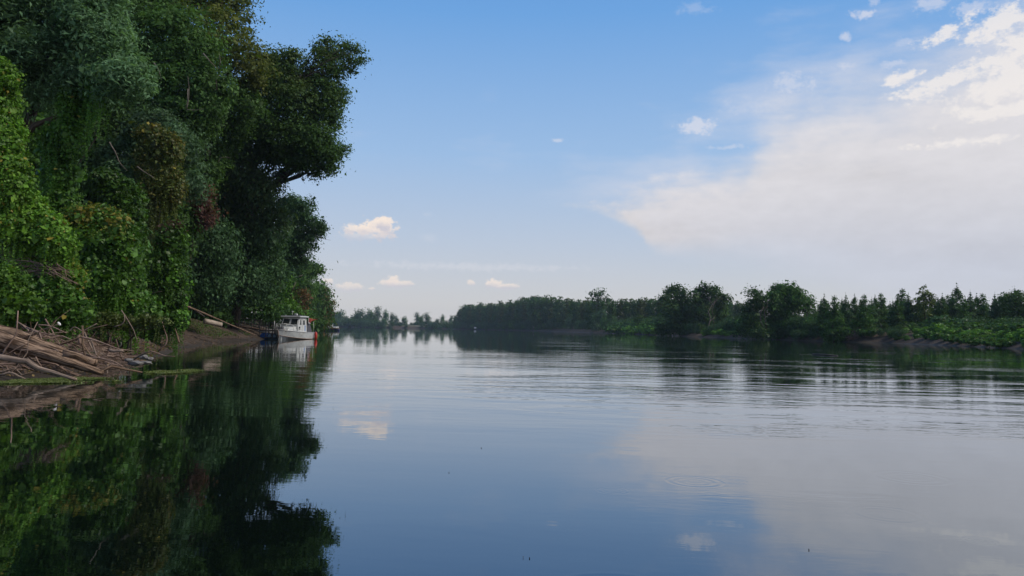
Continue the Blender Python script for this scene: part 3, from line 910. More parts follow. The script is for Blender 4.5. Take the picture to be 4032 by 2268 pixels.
def vcol(yellow_above=None, zr=1.0, amt=.6, colour=YEL, sp=.02):
    def f(pos, c, cr, lr, r_):
        if yellow_above is not None:
            w = np.clip((pos[:, 2]-yellow_above)/zr, 0, 1)*amt*(r_.random(len(c)) < .75)*np.clip(cr*1.5-.1, 0, 1)
            c = c*(1-w[:, None])+np.array(colour)*w[:, None]
        m_ = r_.random(len(c)) < sp
        c[m_] = np.array(YEL)*np.exp(r_.normal(0, .3, (m_.sum(), 1)))
        return c
    return f


vine_px('vine_curtain', 'bright yellow-green vine column hanging down the left edge of the picture',
        [(0, 290, 60, 70), (0, 400, 70, 120), (15, 560, 74, 130), (40, 720, 80, 130), (90, 830, 80, 90), (170, 900, 90, 80), (230, 960, 70, 70), (-60, 600, 100, 250), (20, 880, 90, 60)],
        27, on_ground(40, 28, -.6), BRIGHT, leaf_px=4.0, dens=2.0, strands=90, colfn=vcol(sp=.04))
vine_px('vine_slope', 'yellowing vine tip sloping down to the right above a dark hollow full of bare stems',
        [(210, 1010, 60, 34), (255, 1045, 50, 34), (120, 960, 70, 36), (300, 1085, 40, 30)],
        27.5, on_ground(200, 28.5, -.5), BRIGHT, leaf_px=4.0, dens=2.0, strands=30, colfn=vcol(yellow_above=1.5, zr=1.0, amt=.6, sp=.10))
vine_px('vine_curtain', 'dark green vine curtain hanging in a long column below the silvery willow',
        [(300, 420, 46, 80), (275, 540, 56, 110), (225, 570, 40, 110), (250, 680, 64, 110), (265, 790, 50, 90), (205, 800, 48, 100), (395, 330, 36, 60), (350, 440, 24, 50)],
        32, on_ground(230, 33, -1), tone(VING, .95), leaf_px=3.8, dens=1.9, strands=120, colfn=vcol(sp=.012))
vine_px('vine_mound', 'big rounded vine hump with yellowed top leaves in the middle of the left bank',
        [(390, 872, 120, 70), (310, 872, 70, 60), (400, 965, 150, 100), (440, 1080, 130, 120), (500, 980, 60, 150), (480, 1190, 120, 80), (370, 1170, 130, 90), (330, 1040, 90, 90), (560, 1210, 60, 60), (260, 1170, 80, 70)],
        31.5, on_ground(400, 32.5, -1.2), tone(VING, .8), leaf_px=4.2, dens=2.0, strands=110, dr=.9, colfn=vcol(yellow_above=4.7, zr=1.0, amt=.95, sp=.012))
vine_px('vine_tower', 'tall vine-smothered trunk with yellow and brown leaves near its top',
        [(600, 530, 70, 50), (650, 590, 80, 80), (600, 650, 80, 90), (640, 740, 80, 100), (590, 800, 70, 110), (560, 920, 55, 120)],
        43, on_ground(620, 44, -1), OLIVE, leaf_px=3.3, dens=2.2, strands=120, colfn=vcol(yellow_above=6.5, zr=3, amt=.5, colour=(.17, .115, .035), sp=.06))
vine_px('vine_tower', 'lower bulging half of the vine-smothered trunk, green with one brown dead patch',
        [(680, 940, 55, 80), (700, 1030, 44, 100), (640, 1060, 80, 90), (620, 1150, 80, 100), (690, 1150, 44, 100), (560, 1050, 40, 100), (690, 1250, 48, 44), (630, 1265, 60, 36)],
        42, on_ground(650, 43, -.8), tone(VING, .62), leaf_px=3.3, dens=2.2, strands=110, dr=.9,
        colfn=lambda pos, c, cr, lr, r_: np.where((np.hypot((pos[:, 0]-P(660, 900, 42)[0])/.9, (pos[:, 2]-P(660, 900, 42)[2])/1.1) < 1)[:, None] & (r_.random(len(c)) < .8)[:, None], np.array([[.075, .048, .03]]), c*np.where((pos[:, 0] > P(700, 1000, 42)[0]) & (cr > .3), 1.9, 1.0)[:, None]))  # brown patch is dead leaves; brighter right-hand leaves are a painted lit edge
vine_px('vine_curtain', 'thin dark vine veil between the rounded hump and the vine tower',
        [(520, 830, 44, 110), (530, 960, 36, 110), (470, 760, 60, 70), (420, 700, 60, 60)],
        38, on_ground(510, 40, -1), tone(VING, .55), leaf_px=3.6, dens=1.9, strands=60)
vine_px('vine_mound', 'low bright vine mound at the left edge right above the driftwood pile',
        [(20, 1110, 90, 70), (-40, 1160, 110, 100), (60, 1170, 90, 60), (110, 1200, 60, 50), (30, 1220, 70, 50)],
        24, on_ground(40, 24.8, -.3), tone(BRIGHT, .75), leaf_px=4.4, dens=2.0, strands=40, colfn=vcol(sp=.02))
vine_px('vine_mound', 'broad-leaved vine patch under the dark hollow, above the thin driftwood sticks',
        [(180, 1150, 80, 80), (230, 1190, 80, 70), (160, 1220, 70, 50), (290, 1220, 60, 50)],
        27, on_ground(190, 27.8, -.5), tone(VING, .7), leaf_px=4.8, dens=1.9, strands=40, colfn=vcol(sp=.03))
vine_px('scrub_bush', 'thin dry olive scrub at the foot of the rounded vine hump',
        [(430, 1260, 60, 36), (500, 1265, 60, 36), (560, 1270, 50, 34), (600, 1262, 50, 30)],
        30, on_ground(480, 30.6, -.2), OLIVE, leaf_px=2.4, dens=1.8, strands=10, cat='bush')


def wood(name, label, pts, r0, r1, material=DRIFT, sides=7, ridge=.08, seed=1, group=None, cat='driftwood', kids=(), n=None):
    pts = np.array(pts, float)
    if n:
        t = np.linspace(0, len(pts)-1, n); pts = np.stack([np.interp(t, np.arange(len(pts)), pts[:, k]) for k in range(3)], 1)
        pts += np.random.default_rng(seed).normal(size=pts.shape)*min(r0*.12, .006)
    mb = MB().tube(pts, np.linspace(r0, r1, len(pts)), sides, ridge, seed)
    o = mb.build(name, material, None, pts[0], smooth=True)
    o.location = tuple(pts[0]); tag(o, label, cat, group)
    for nm, kp, a, b_ in kids:
        MB().tube(kp, np.linspace(a, b_, len(kp)), 6, .06, seed+3).build(nm, material, o, pts[0], smooth=True)
    return o


def dead_stems():
    o = on_ground(150, 26.5, -.8); root = thing('dead_vine', o, 'tangle of bare brown vine stems inside the dark hollow below the vine slope', 'vine')
    r_ = np.random.default_rng(5)
    for k in range(26):
        a = P(r_.uniform(0, 200), r_.uniform(1010, 1090), 27+r_.uniform(-.3, .5)); e = P(r_.uniform(150, 320), r_.uniform(1060, 1120), 26.4+r_.uniform(-.3, .3))
        MB().tube(limb_path(a, e, r_, .08, 6), np.linspace(.022, .010, 6), 5).build('stem', DRIFTRED, root, o, smooth=True)


dead_stems()


def bare_limbs():
    spec = [('bare_limb', 'crooked pale dead limb in the dark gap right of the hanging vine curtain', [(430, 560), (455, 600), (470, 640), (500, 672)], 40, .035, PALEBARK),
            ('bare_limb', 'grey dead limb slanting out of the vine tower near its yellow top', [(540, 655), (560, 672), (590, 690), (610, 705)], 40.5, .035, PALEBARK),
            ('bare_limb', 'thin pale limb hanging in the shadow below the heavy river bough', [(860, 640), (866, 622), (890, 618), (905, 622)], 60, .035, PALEBARK),
            ('bare_limb', 'upright pale stick in the dark crowns above the wine-red branches', [(735, 430), (742, 395), (745, 350), (740, 300)], 47, .03, PALEBARK),
            ('bare_limb', 'level pale twig crossing the dark crowns above the wine-red branches', [(735, 432), (770, 434), (800, 428)], 47, .025, PALEBARK)]
    for nm, lab, pts, Y, r0, mt in spec:
        wood(nm, lab, [P(x, y, Y) for x, y in pts], r0, r0*.4, mt, 6, .05, int(pts[0][0]), cat='branch', n=8)



bare_limbs()
# ------------------------------------------------------------------ left bank: driftwood
wood('fallen_log', 'thickest fallen log with furrowed bark, running from the left edge down into the water',
     [P(-120, 1296, 20.4), P(0, 1335, 20.2), P(120, 1374, 20.1), P(230, 1411, 20.0), P(330, 1444, 20.0), P(405, 1470, 20)], .25, .07, DRIFT, 30, .09, 3, n=16,
     kids=[('branch', [P(395, 1462, 20), P(440, 1442, 20.2), P(500, 1455, 20.5), P(560, 1466, 20.8)], .055, .02), ('branch', [P(250, 1400, 19.95), P(300, 1398, 20), P(345, 1420, 20.1)], .06, .05)])
wood('fallen_log', 'second furrowed log lying close behind the thickest one',
     [P(-80, 1285, 21.2), P(60, 1318, 21.1), P(170, 1360, 21), P(260, 1390, 20.9)], .19, .12, DRIFT, 22, .10, 4, n=10)
wood('broken_log', 'short splintered log stub resting on the thickest log',
     [P(252, 1388, 20.3), P(300, 1402, 20.3), P(350, 1420, 20.3), P(378, 1428, 20.3)], .105, .10, DRIFT, 16, .14, 5, n=7)
wood('bare_branch', 'smooth curved branch below the thickest log, its green tip in the duckweed',
     [P(-60, 1400, 18.6), P(60, 1416, 18.6), P(110, 1425, 18.6), P(150, 1450, 18.6), P(220, 1470, 18.6), P(300, 1496, 18.5)], .085, .04, DRIFTGREY, 10, .05, 6, n=14)
sticks = [
    ('pale forked stick standing out above the middle of the pile', [(315, 1320), (330, 1302), (352, 1290), (381, 1274)], 23.5, .028, .016, DRIFTGREY),
    ('thin grey stick at the top left of the pile, under the vine mound', [(18, 1230), (60, 1248), (95, 1262), (130, 1272)], 24, .03, .015, DRIFTGREY),
    ('arched pale twig in front of the dark green hump', [(275, 1302), (285, 1290), (300, 1288), (322, 1303)], 24, .02, .012, DRIFTGREY),
    ('long reddish stick lying across the top of the pile', [(88, 1280), (130, 1300), (190, 1318), (235, 1322)], 23, .035, .02, DRIFTRED),
    ('bent reddish stick curving over the upper pile', [(150, 1279), (185, 1281), (215, 1290), (262, 1312)], 23.4, .028, .016, DRIFTRED),
    ('thick crooked stick with a forked end in the middle of the pile', [(225, 1358), (260, 1350), (290, 1338), (320, 1325)], 21.8, .045, .028, DRIFT),
    ('straight stick slanting from the pile middle to the waterside', [(310, 1325), (360, 1335), (410, 1352), (470, 1375)], 22.4, .032, .018, DRIFTRED),
    ('dark stick slanting steeply below the forked stick', [(308, 1322), (314, 1340), (318, 1355)], 22.2, .04, .03, DRIFTRED),
    ('long thin stick reaching the stones at the water', [(340, 1408), (400, 1410), (450, 1425), (490, 1448)], 21.4, .025, .012, DRIFTRED),
    ('tall thin dead stem leaning against the vine foot', [(478, 1222), (500, 1255), (525, 1295), (540, 1345)], 27, .022, .012, DRIFTGREY),
    ('crooked dead sapling rising from the water beside the pile', [(620, 1385), (655, 1355), (658, 1330), (648, 1300), (638, 1265)], 30, .03, .014, DRIFTRED),
    ('dead stump-like stick at the right end of the mud', [(705, 1350), (697, 1320), (690, 1292)], 33, .05, .012, DRIFT),
    ('pale peeled stick lying level near the stones', [(430, 1378), (455, 1382), (485, 1381)], 22, .045, .04, DRIFTGREY),
    ('white forked twig lying at the right of the pile', [(468, 1368), (476, 1362), (478, 1348)], 22.4, .016, .012, PALEBARK),
    ('dark slimy stick propped beside the stones', [(505, 1428), (530, 1412), (560, 1395), (590, 1385)], 22.5, .04, .02, BARK),
    ('thin twig curving down from the mud into the water', [(590, 1382), (620, 1390), (650, 1402), (690, 1403)], 26, .025, .012, DRIFTRED),
    ('short grey stick under the curved branch at the left edge', [(0, 1478), (40, 1465), (70, 1478), (100, 1492)], 18.3, .03, .015, DRIFTGREY),
    ('small dead twig standing between curved branch and thick log', [(140, 1405), (150, 1425), (165, 1445)], 19.2, .02, .012, DRIFTRED),
    ('pale kinked stick in front of the dry scrub', [(450, 1287), (480, 1278), (492, 1262), (490, 1240)], 26, .02, .012, DRIFTGREY),
]
for i, (lab, pts, Y, a, b_, mt) in enumerate(sticks):
    wood('driftwood_stick', lab, [P(x, y, Y) for x, y in pts], a, b_, mt, 6, .05, 20+i, n=len(pts)*2)


def pile():
    r_ = np.random.default_rng(21)
    def spot(lo=.15, hi=3.4):
        Y = r_.uniform(18.8, 28.5); d = r_.uniform(lo, hi)*(1 if Y < 25 else .7); x = xL(Y)-d
        heap = .65*math.exp(-((Y-22.5)/3)**2)*math.exp(-((d-1.8)/1.3)**2)
        return np.array([x, Y, float(ground_z(x, Y))+heap*r_.uniform(.2, 1)])
    mats = [DRIFTRED, DRIFTGREY, DRIFTRED, DRIFT]
    for k in range(190):
        c = spot(); L = r_.uniform(.7, 2.5)
        a = r_.normal(-.12, .4) if r_.random() < .78 else r_.uniform(-1.5, 1.5)
        dv = np.array([math.cos(a), r_.normal(0, .35), math.sin(a)*.8-.12]); dv /= np.linalg.norm(dv)
        pts = np.stack([c+dv*L*t for t in (-.5, -.2, .1, .3, .5)])
        pts += r_.normal(size=pts.shape)*.035*L
        pts[:, 2] = np.maximum(pts[:, 2], ground_z(pts[:, 0], pts[:, 1])+.02)
        rr = r_.uniform(.013, .034)
        wood('driftwood_stick', 'thin brown stick tangled in the driftwood pile on the mud', pts, rr, rr*.5, mats[k % 4], 5, .05, 100+k, group='thin sticks tangled in the driftwood pile')
    mb = MB()
    for k in range(700):
        c = spot(.1, 4.2); c[2] = float(ground_z(c[0], c[1]))+r_.uniform(.01, .22)
        L = r_.uniform(.15, .7); a = r_.uniform(-.7, .5); dv = np.array([math.cos(a), r_.normal(0, .6), math.sin(a)])
        mb.tube([c-dv*L/2, c+r_.normal(size=3)*.03, c+dv*L/2], [.008, .007, .004], 4, cap=False)
    o = mb.build('twigs', DRIFTRED); tag(o, 'countless fine twigs littering the mud between the sticks', 'twigs', None, 'stuff')
    # leaf litter
    n = 5200
    Y = r_.uniform(18.3, 46, n); d = r_.exponential(1.8, n)+.15; x = xL(Y)-d
    pos = np.c_[x, Y, ground_z(x, Y)+.02]
    col = np.array([(.20, .13, .06), (.12, .08, .05), (.26, .19, .08), (.09, .06, .04)])[r_.integers(0, 4, n)]*np.exp(r_.normal(0, .3, (n, 1)))
    ln = r_.uniform(.05, .11, n)
    o = leaf_mesh('leaf_litter', pos, np.array([0, 0, 1.0])+r_.normal(size=(n, 3))*.4, r_.normal(size=(n, 3)), ln, ln*.7, col, LEAF)
    tag(o, 'dry brown leaves scattered over the mud bank', 'leaves', None, 'stuff')
    # clods and pebbles on the slope
    n = 2600
    Y = 20+np.abs(r_.normal(0, 26, n)); d = r_.uniform(.05, 4.5, n); x = xL(Y)-d
    c = np.c_[x, Y, ground_z(x, Y)]
    o6 = np.array([(1, 0, 0), (0, 1, 0), (-1, 0, 0), (0, -1, 0), (0, 0, .7), (0, 0, -.7)])
    sz = r_.uniform(.03, .11, n)*np.where(r_.random(n) < .08, 2.0, 1.0)
    vs = (c[:, None, :]+o6[None]*sz[:, None, None]*r_.uniform(.6, 1.4, (n, 6, 1))).reshape(-1, 3)
    f8 = np.array([(0, 1, 4), (1, 2, 4), (2, 3, 4), (3, 0, 4), (1, 0, 5), (2, 1, 5), (3, 2, 5), (0, 3, 5)])
    fs = (np.arange(n)[:, None, None]*6+f8[None]).reshape(-1, 3)
    me = bpy.data.meshes.new('mud_clods'); me.from_pydata(vs.tolist(), [], fs.tolist())
    me.materials.append(paint('mud_clod', (.085, .063, .048), .9, .1, .6, scale=1.5, dirt=(.05, .04, .03)))
    o = bpy.data.objects.new('mud_clods', me); link(o); tag(o, 'lumpy clods and pebbles strewn over the mud slope', 'clods', None, 'stuff')
    # low weeds along the mud
    n = 11000
    Y = r_.uniform(24, 74, n); d = r_.uniform(1.0, 5.0, n); x = xL(Y)-d
    kp = fbm(x, Y, 8) > .15; x, Y = x[kp], Y[kp]; n = len(x)
    pos = np.c_[x, Y, ground_z(x, Y)+r_.uniform(.02, .25, n)]
    col = np.array(OLIVE+MIDG)[r_.integers(0, 6, n)]*np.exp(r_.normal(0, .25, (n, 1)))
    ln = r_.uniform(.10, .22, n)
    o = leaf_mesh('weeds', pos, r_.normal(size=(n, 3))+np.array([0, -.5, .5]), np.array([0, 0, 1.0])+r_.normal(size=(n, 3))*.5, ln, ln*.3, col, LEAF)
    tag(o, 'sparse low weeds growing on the mud slope', 'weeds', None, 'stuff')


pile()

STONE = paint('wet_stone', (.16, .15, .14), .6, .4, .5)


def stone(px, py, Y, s, lab):
    r_ = np.random.default_rng(int(px*7))
    bmv = []
    import bmesh
    bm = bmesh.new(); bmesh.ops.create_icosphere(bm, subdivisions=2, radius=1)
    for v in bm.verts:
        q = v.co; f = 1+.18*math.sin(q.x*3+px)*math.cos(q.y*4+py)+.1*r_.normal()
        v.co = Vector((q.x*s[0]*f, q.y*s[1]*f, q.z*s[2]*f))
    me = bpy.data.meshes.new('stone'); bm.to_mesh(me); bm.free(); me.materials.append(STONE)
    o = bpy.data.objects.new('stone', me); link(o); c = P(px, py, Y); o.location = tuple(c)
    o.location.z = max(c[2], float(ground_z(c[0], c[1])), 0.0)+s[2]*.2
    tag(o, lab, 'stone', 'stones at the tip of the mud bank')


stone(508, 1420, 21.9, (.12, .10, .06), 'small pale stone furthest left of those at the waterside')
stone(532, 1432, 22.0, (.22, .15, .08), 'broad flat grey stone nearest the water')
stone(566, 1408, 23.2, (.14, .12, .07), 'whitish rounded stone topmost at the waterside')
stone(572, 1430, 22.4, (.20, .13, .06), 'dark flat stone right of the broad grey one')
stone(590, 1415, 23.6, (.12, .10, .07), 'small bluish stone furthest right at the waterside')

LITTER = paint('white_plastic', (.75, .75, .74), .4, .4, .1)
o = MB().tube([P(228, 1270, 24.6), P(234, 1276, 24.6), P(238, 1281, 24.6)], [.035, .045, .02], 8).build('plastic_scrap', LITTER)
tag(o, 'small white plastic scrap lying above the driftwood pile', 'litter')

# leaning pole and log on the bare slope
wood('mooring_pole', 'long thin pole leaning down the bare mud slope towards the gangway', [P(702, 1192, 50), P(800, 1232, 55), P(900, 1275, 62), P(1012, 1322, 70)], .075, .05, DRIFT, 8, .03, 7, cat='pole', n=10)
wood('sawn_log', 'short pale sawn log lying on the bare mud slope', [P(806, 1264, 56), P(840, 1272, 56.6), P(873, 1280, 57)], .20, .18, mk_bark('pale_log', (.26, .21, .16), (.42, .35, .28), 12, 1.0), 14, .05, 8, n=6)
wood('fallen_branch', 'dark branch lying behind the short sawn log', [P(700, 1190, 52), P(760, 1215, 55), P(805, 1248, 57)], .09, .05, BARK, 8, .05, 9, n=6)


def duckweed(name, label, poly, seed, n):
    r_ = np.random.default_rng(seed)
    poly = np.array([[*(lambda d: (d[0]*(-EYE[2]/d[2]), d[1]*(-EYE[2]/d[2])))(ray(px, py))] for px, py in poly])
    lo, hi = poly.min(0), poly.max(0)
    q = r_.uniform(lo, hi, (n*6, 2))
    ins = np.zeros(len(q), bool); j = len(poly)-1
    for i in range(len(poly)):
        xi, yi = poly[i]; xj, yj = poly[j]
        c = ((yi > q[:, 1]) != (yj > q[:, 1])) & (q[:, 0] < (xj-xi)*(q[:, 1]-yi)/(yj-yi+1e-9)+xi)
        ins ^= c; j = i
    q = q[ins][:n]
    m_ = fbm(q[:, 0]*3.3, q[:, 1]*5, seed) > -.25+.5*r_.random(len(q))
    q = q[m_]
    n = len(q)
    pos = np.c_[q, r_.uniform(.008, .03, n)]
    col = np.array([(.13, .17, .05), (.17, .20, .07), (.10, .14, .04), (.20, .22, .09)])[r_.integers(0, 4, n)]*np.exp(r_.normal(0, .2, (n, 1)))
    ln = r_.uniform(.025, .06, n)
    o = leaf_mesh(name, pos, np.array([0, 0, 1.0])+r_.normal(size=(n, 3))*.25, r_.normal(size=(n, 3)), ln, ln*.9, col, VINE)
    tag(o, label, 'duckweed', None, 'stuff')


duckweed('duckweed', 'green duckweed mat along the foot of the driftwood at the left edge',
         [(-80, 1500), (150, 1494), (300, 1488), (420, 1490), (505, 1497), (470, 1505), (330, 1508), (150, 1512), (-80, 1514)], 1, 14000)
duckweed('duckweed', 'narrow tongue of green duckweed reaching out over the dark water',
         [(505, 1478), (560, 1468), (640, 1460), (760, 1456), (808, 1461), (740, 1470), (640, 1474), (560, 1482)], 2, 9000)

# ------------------------------------------------------------------ boat, pontoon, gangway
WHITE = paint('boat_white', (.52, .53, .52), .35, .5, .35, scale=2.2, dirt=(.30, .27, .22))
HULLP = paint('hull_white', (.58, .60, .59), .4, .5, .45, scale=1.6, dirt=(.32, .28, .22))
GLASS = paint('dark_glass', (.035, .037, .034), .08, .6, .1)
STEEL = paint('pale_steel', (.5, .5, .48), .35, .5, .2)
BLACK = paint('black_steel', (.012, .012, .014), .5, .4, .2)
CANVAS = paint('grey_canvas', (.085, .085, .10), .85, .1, .3)
RED = paint('red_cloth', (.30, .06, .04), .75, .2, .2)
REDP = paint('red_plastic', (.45, .03, .015), .4, .4, .15)
CLOTHW = paint('white_cloth', (.62, .60, .58), .85, .1, .2)
BLUEP = paint('blue_plastic', (.018, .11, .46), .38, .4, .2, dirt=(.08, .14, .22))
BLUEPALE = paint('pale_blue_plastic', (.20, .33, .50), .4, .4, .3)
NAVY = paint('navy_plastic', (.016, .026, .10), .45, .35, .25)
RUSTP = paint('rust', (.20, .105, .055), .8, .2, .4)
BLUEPAINT = paint('blue_paint', (.08, .20, .48), .45, .4, .2)
PLANK = mk_bark('plank', (.12, .075, .05), (.22, .14, .10), 6, 2)


def build_boat():
    o = P(1150, 1335, 77.5); o = np.array([o[0], 77.5, 0.0])
    root = thing('cabin_boat', o, 'small white cabin boat moored with its bow towards the viewer', 'boat', None, R(-101))
    root.scale = (1.13, 1.13, 1.08)
    # hull
    st = [(2.65, .03, .0, .90, .42), (2.35, .42, .22, .87, .36), (1.8, .78, .52, .82, .27), (.8, 1.02, .80, .74, .16), (-1.0, 1.08, .92, .66, .06), (-2.6, .98, .86, .64, .04)]
    v = []; f = []
    for x, bd, bc, zd, zc in st:
        v += [(x, bd, zd), (x-.12*(x > 2.5), bc, zc), (x-.45*(x > 2.5), 0, -.35), (x-.12*(x > 2.5), -bc, zc), (x, -bd, zd)]
    for i in range(len(st)-1):
        for j in range(4): f.append((i*5+j, i*5+j+1, i*5+5+j+1, i*5+5+j))
        f.append((i*5+4, i*5, i*5+5, i*5+9))
    f.append((25, 26, 27, 28, 29)); f.append((4, 3, 2, 1, 0))
    MB().add(v, f).build('hull', HULLP, root)
    for s in (1, -1):
        MB().tube([(x, s*bd, zd+.02) for x, bd, bc, zd, zc in st], .035, 6).build('rubbing_strake', STEEL, root, smooth=True)
        MB().tube([(x-.12*(x > 2.5), s*(bc+.004), zc) for x, bd, bc, zd, zc in st], .022, 6).build('rust_line', RUSTP, root, smooth=True)
    MB().tube([(2.67, 0, .93), (2.54, 0, .42), (2.3, 0, -.1)], .03, 6).build('stem_post', RUSTP, root, smooth=True)
    # fore cabin
    fc = [(1.75, .50, .80), (.55, .80, .76)]
    MB().add([(1.75, .46, .80), (1.75, -.46, .80), (.5, -.80, .74), (.5, .80, .74), (1.45, .40, 1.12), (1.45, -.40, 1.12), (.5, -.72, 1.24), (.5, .72, 1.24)],
             [(3, 2, 1, 0), (4, 5, 6, 7), (0, 1, 5, 4), (1, 2, 6, 5), (2, 3, 7, 6), (3, 0, 4, 7)]).build('fore_cabin', WHITE, root, bevel=.04)
    # wheelhouse: raked windscreen
    w = .86
    MB().add([(.62, w, .70), (.62, -w, .70), (-1.15, -w, .66), (-1.15, w, .66), (.62, w, 1.28), (.62, -w, 1.28), (.22, w*.93, 2.10), (.22, -w*.93, 2.10), (-1.15, -w*.93, 2.10), (-1.15, w*.93, 2.10)],
             [(3, 2, 1, 0), (0, 1, 5, 4), (4, 5, 7, 6), (6, 7, 8, 9), (1, 2, 8, 7, 5), (3, 0, 4, 6, 9), (2, 3, 9, 8)]).build('wheelhouse', WHITE, root)
    MB().box((-.42, 0, 2.19), (1.75, 1.98, .13)).build('roof', WHITE, root, bevel=.05)
    MB().box((-.42, 0, 2.285), (1.3, 1.5, .05)).build('roof_hatch', CANVAS, root, bevel=.02)
    # windscreen panes, lying on the raked front, framed
    def on_front(y, t): # t 0..1 up the rake
        return np.array([.62-.40*t+.012, y*(1-.07*t), 1.28+.82*t])
    nrm = np.array([.9, 0, .44])
    for y0, y1 in ((-.76, -.06), (.06, .76)):
        q = [on_front(y0, .14), on_front(y1, .14), on_front(y1, .86), on_front(y0, .86)]
        MB().prism([p-nrm*.03 for p in q], nrm*.036).build('windscreen', GLASS, root)
        fr = MB(); qq = [p+nrm*.014 for p in q]+[q[0]+nrm*.014]
        for a, b_ in zip(qq[:-1], qq[1:]): fr.tube([a, b_], .026, 6)
        fr.build('window_frame', WHITE, root, smooth=True)
        MB().tube([on_front((y0+y1)/2, .08)+nrm*.02, on_front(y0*.3+y1*.7, .55)+nrm*.03], .014, 5).build('wiper', BLACK, root)
    for s in (1, -1):
        yy = s*w
        def on_side(x, z): return np.array([x, s*(w*(1-.07*max(0, (z-1.28)/.82))), z])
        q = [on_side(.22, 1.42), on_side(-.08, 1.42), on_side(-.08, 1.92), on_side(.08, 1.92)]
        MB().prism([p-np.array([0, s*.03, 0]) for p in q], (0, s*.04, 0)).build('side_window', GLASS, root)
        q = [on_side(-.25, .74), on_side(-.85, .74), on_side(-.85, 2.0), on_side(-.25, 2.0)]
        d = MB().prism([p-np.array([0, s*.02, 0]) for p in q], (0, s*.045, 0)).build('cabin_door', WHITE, root, bevel=.01)
        q = [on_side(-.36, 1.42), on_side(-.74, 1.42), on_side(-.74, 1.86), on_side(-.36, 1.86)]
        MB().prism([p+np.array([0, s*.005, 0]) for p in q], (0, s*.03, 0)).build('door_window', GLASS, d)
        q = [on_side(-.70, .80), on_side(-.84, .80), on_side(-.84, 1.36), on_side(-.70, 1.36)]
        MB().prism([p+np.array([0, s*.008, 0]) for p in q], (0, s*.02, 0)).build('blue_panel', BLUEPAINT, d)
        q = [(.40, s*.865, .98), (.16, s*.865, .98), (.16, s*.865, 1.24), (.40, s*.865, 1.24)]
        MB().prism([np.array(p)-np.array([0, s*.02, 0]) for p in q], (0, s*.03, 0)).build('porthole', GLASS, root, bevel=.01)
    # bow rail
    for s in (1, -1):
        MB().tube([(2.5, s*.12, 1.45), (2.2, s*.40, 1.50), (1.6, s*.72, 1.42), (.7, s*.95, 1.12), (.2, s*1.02, .95)], .022, 6).build('bow_rail', STEEL, root, smooth=True)
        for x, y, z0, z1 in ((2.5, .12, .9, 1.45), (2.1, .5, .85, 1.50), (1.4, .82, .78, 1.36)):
            MB().tube([(x, s*y, z0), (x, s*y, z1)], .018, 6).build('rail_post', STEEL, root, smooth=True)
    MB().tube([(2.5, .12, 1.45), (2.56, 0, 1.45), (2.5, -.12, 1.45)], .022, 6).build('bow_rail', STEEL, root, smooth=True)
    MB().box((2.0, -.15, 1.05), (.42, .5, .34)).build('anchor_box', CANVAS, root, bevel=.03)
    MB().tube([(2.1, .25, .86), (2.02, .3, .95), (1.95, .22, .92), (2.1, .2, .90)], .035, 6).build('rope_coil', PLANK, root, smooth=True)
    MB().tube([(2.2, -.62, .84), (2.2, -.62, 1.75)], .025, 6).build('mooring_post', STEEL, root, smooth=True)
    # roof fittings
    MB().tube([(-.1, -.1, 2.26), (-.1, -.1, 2.62)], .02, 6).build('mast', STEEL, root, smooth=True)
    MB().box((-.1, -.1, 2.68), (.12, .12, .12)).build('mast_light', WHITE, root, bevel=.02)
    MB().box((-.2, .22, 2.40), (.22, .26, .18)).build('searchlight', WHITE, root, bevel=.03)
    MB().tube([(-.7, -.6, 2.33), (-.7, 0, 2.42), (-.7, .6, 2.33)], .03, 6).build('roof_rail', BLACK, root, smooth=True)
    # canvas cockpit cover behind the wheelhouse
    MB().add([(-1.17, .9, .66), (-1.17, -.9, .66), (-2.35, -.85, .66), (-2.35, .85, .66), (-1.17, .82, 1.86), (-1.17, -.82, 1.86), (-1.9, -.78, 1.62), (-1.9, .78, 1.62)],
             [(3, 2, 1, 0), (4, 5, 6, 7), (0, 1, 5, 4), (1, 2, 6, 5), (2, 3, 7, 6), (3, 0, 4, 7)]).build('canvas_cover', CANVAS, root, bevel=.04)
    MB().tube([(-2.45, .9, .6), (-2.45, .9, 1.75)], .02, 6).build('stern_post', STEEL, root, smooth=True)
    # red and white cloth hung between roof and stern post
    def cloth(nm, q, mm):
        q = np.array(q, float); n = 8; vs = []; fs = []
        for i in range(n+1):
            for j in range(n+1):
                s, t = i/n, j/n
                p = (q[0]*(1-s)+q[1]*s)*(1-t)+(q[3]*(1-s)+q[2]*s)*t
                p = p+np.array([.03*math.sin(s*9+t*3), .03*math.cos(s*7), -.05*math.sin(s*math.pi)*(1-t)])
                vs.append(p)
        for i in range(n):
            for j in range(n): fs.append((i*(n+1)+j, (i+1)*(n+1)+j, (i+1)*(n+1)+j+1, i*(n+1)+j+1))
        ob = MB().add(vs, fs).build(nm, mm, root, smooth=True)
        sm = ob.modifiers.new('cloth', 'SOLIDIFY'); sm.thickness = .012
    cloth('white_banner', [(-1.20, .93, 2.14), (-1.55, .95, 2.10), (-1.60, .96, 1.50), (-1.20, .94, 1.58)], CLOTHW)
    cloth('red_stripe', [(-1.26, .965, 2.12), (-1.36, .97, 2.11), (-1.37, .975, 1.66), (-1.28, .97, 1.68)], RED)
    cloth('red_stripe', [(-1.47, .975, 2.11), (-1.54, .98, 2.10), (-1.57, .985, 1.60), (-1.50, .98, 1.62)], RED)
    cloth('red_awning', [(-1.56, .96, 2.08), (-2.75, 1.15, 2.03), (-2.45, .95, 1.88), (-1.60, .96, 1.72)], RED)
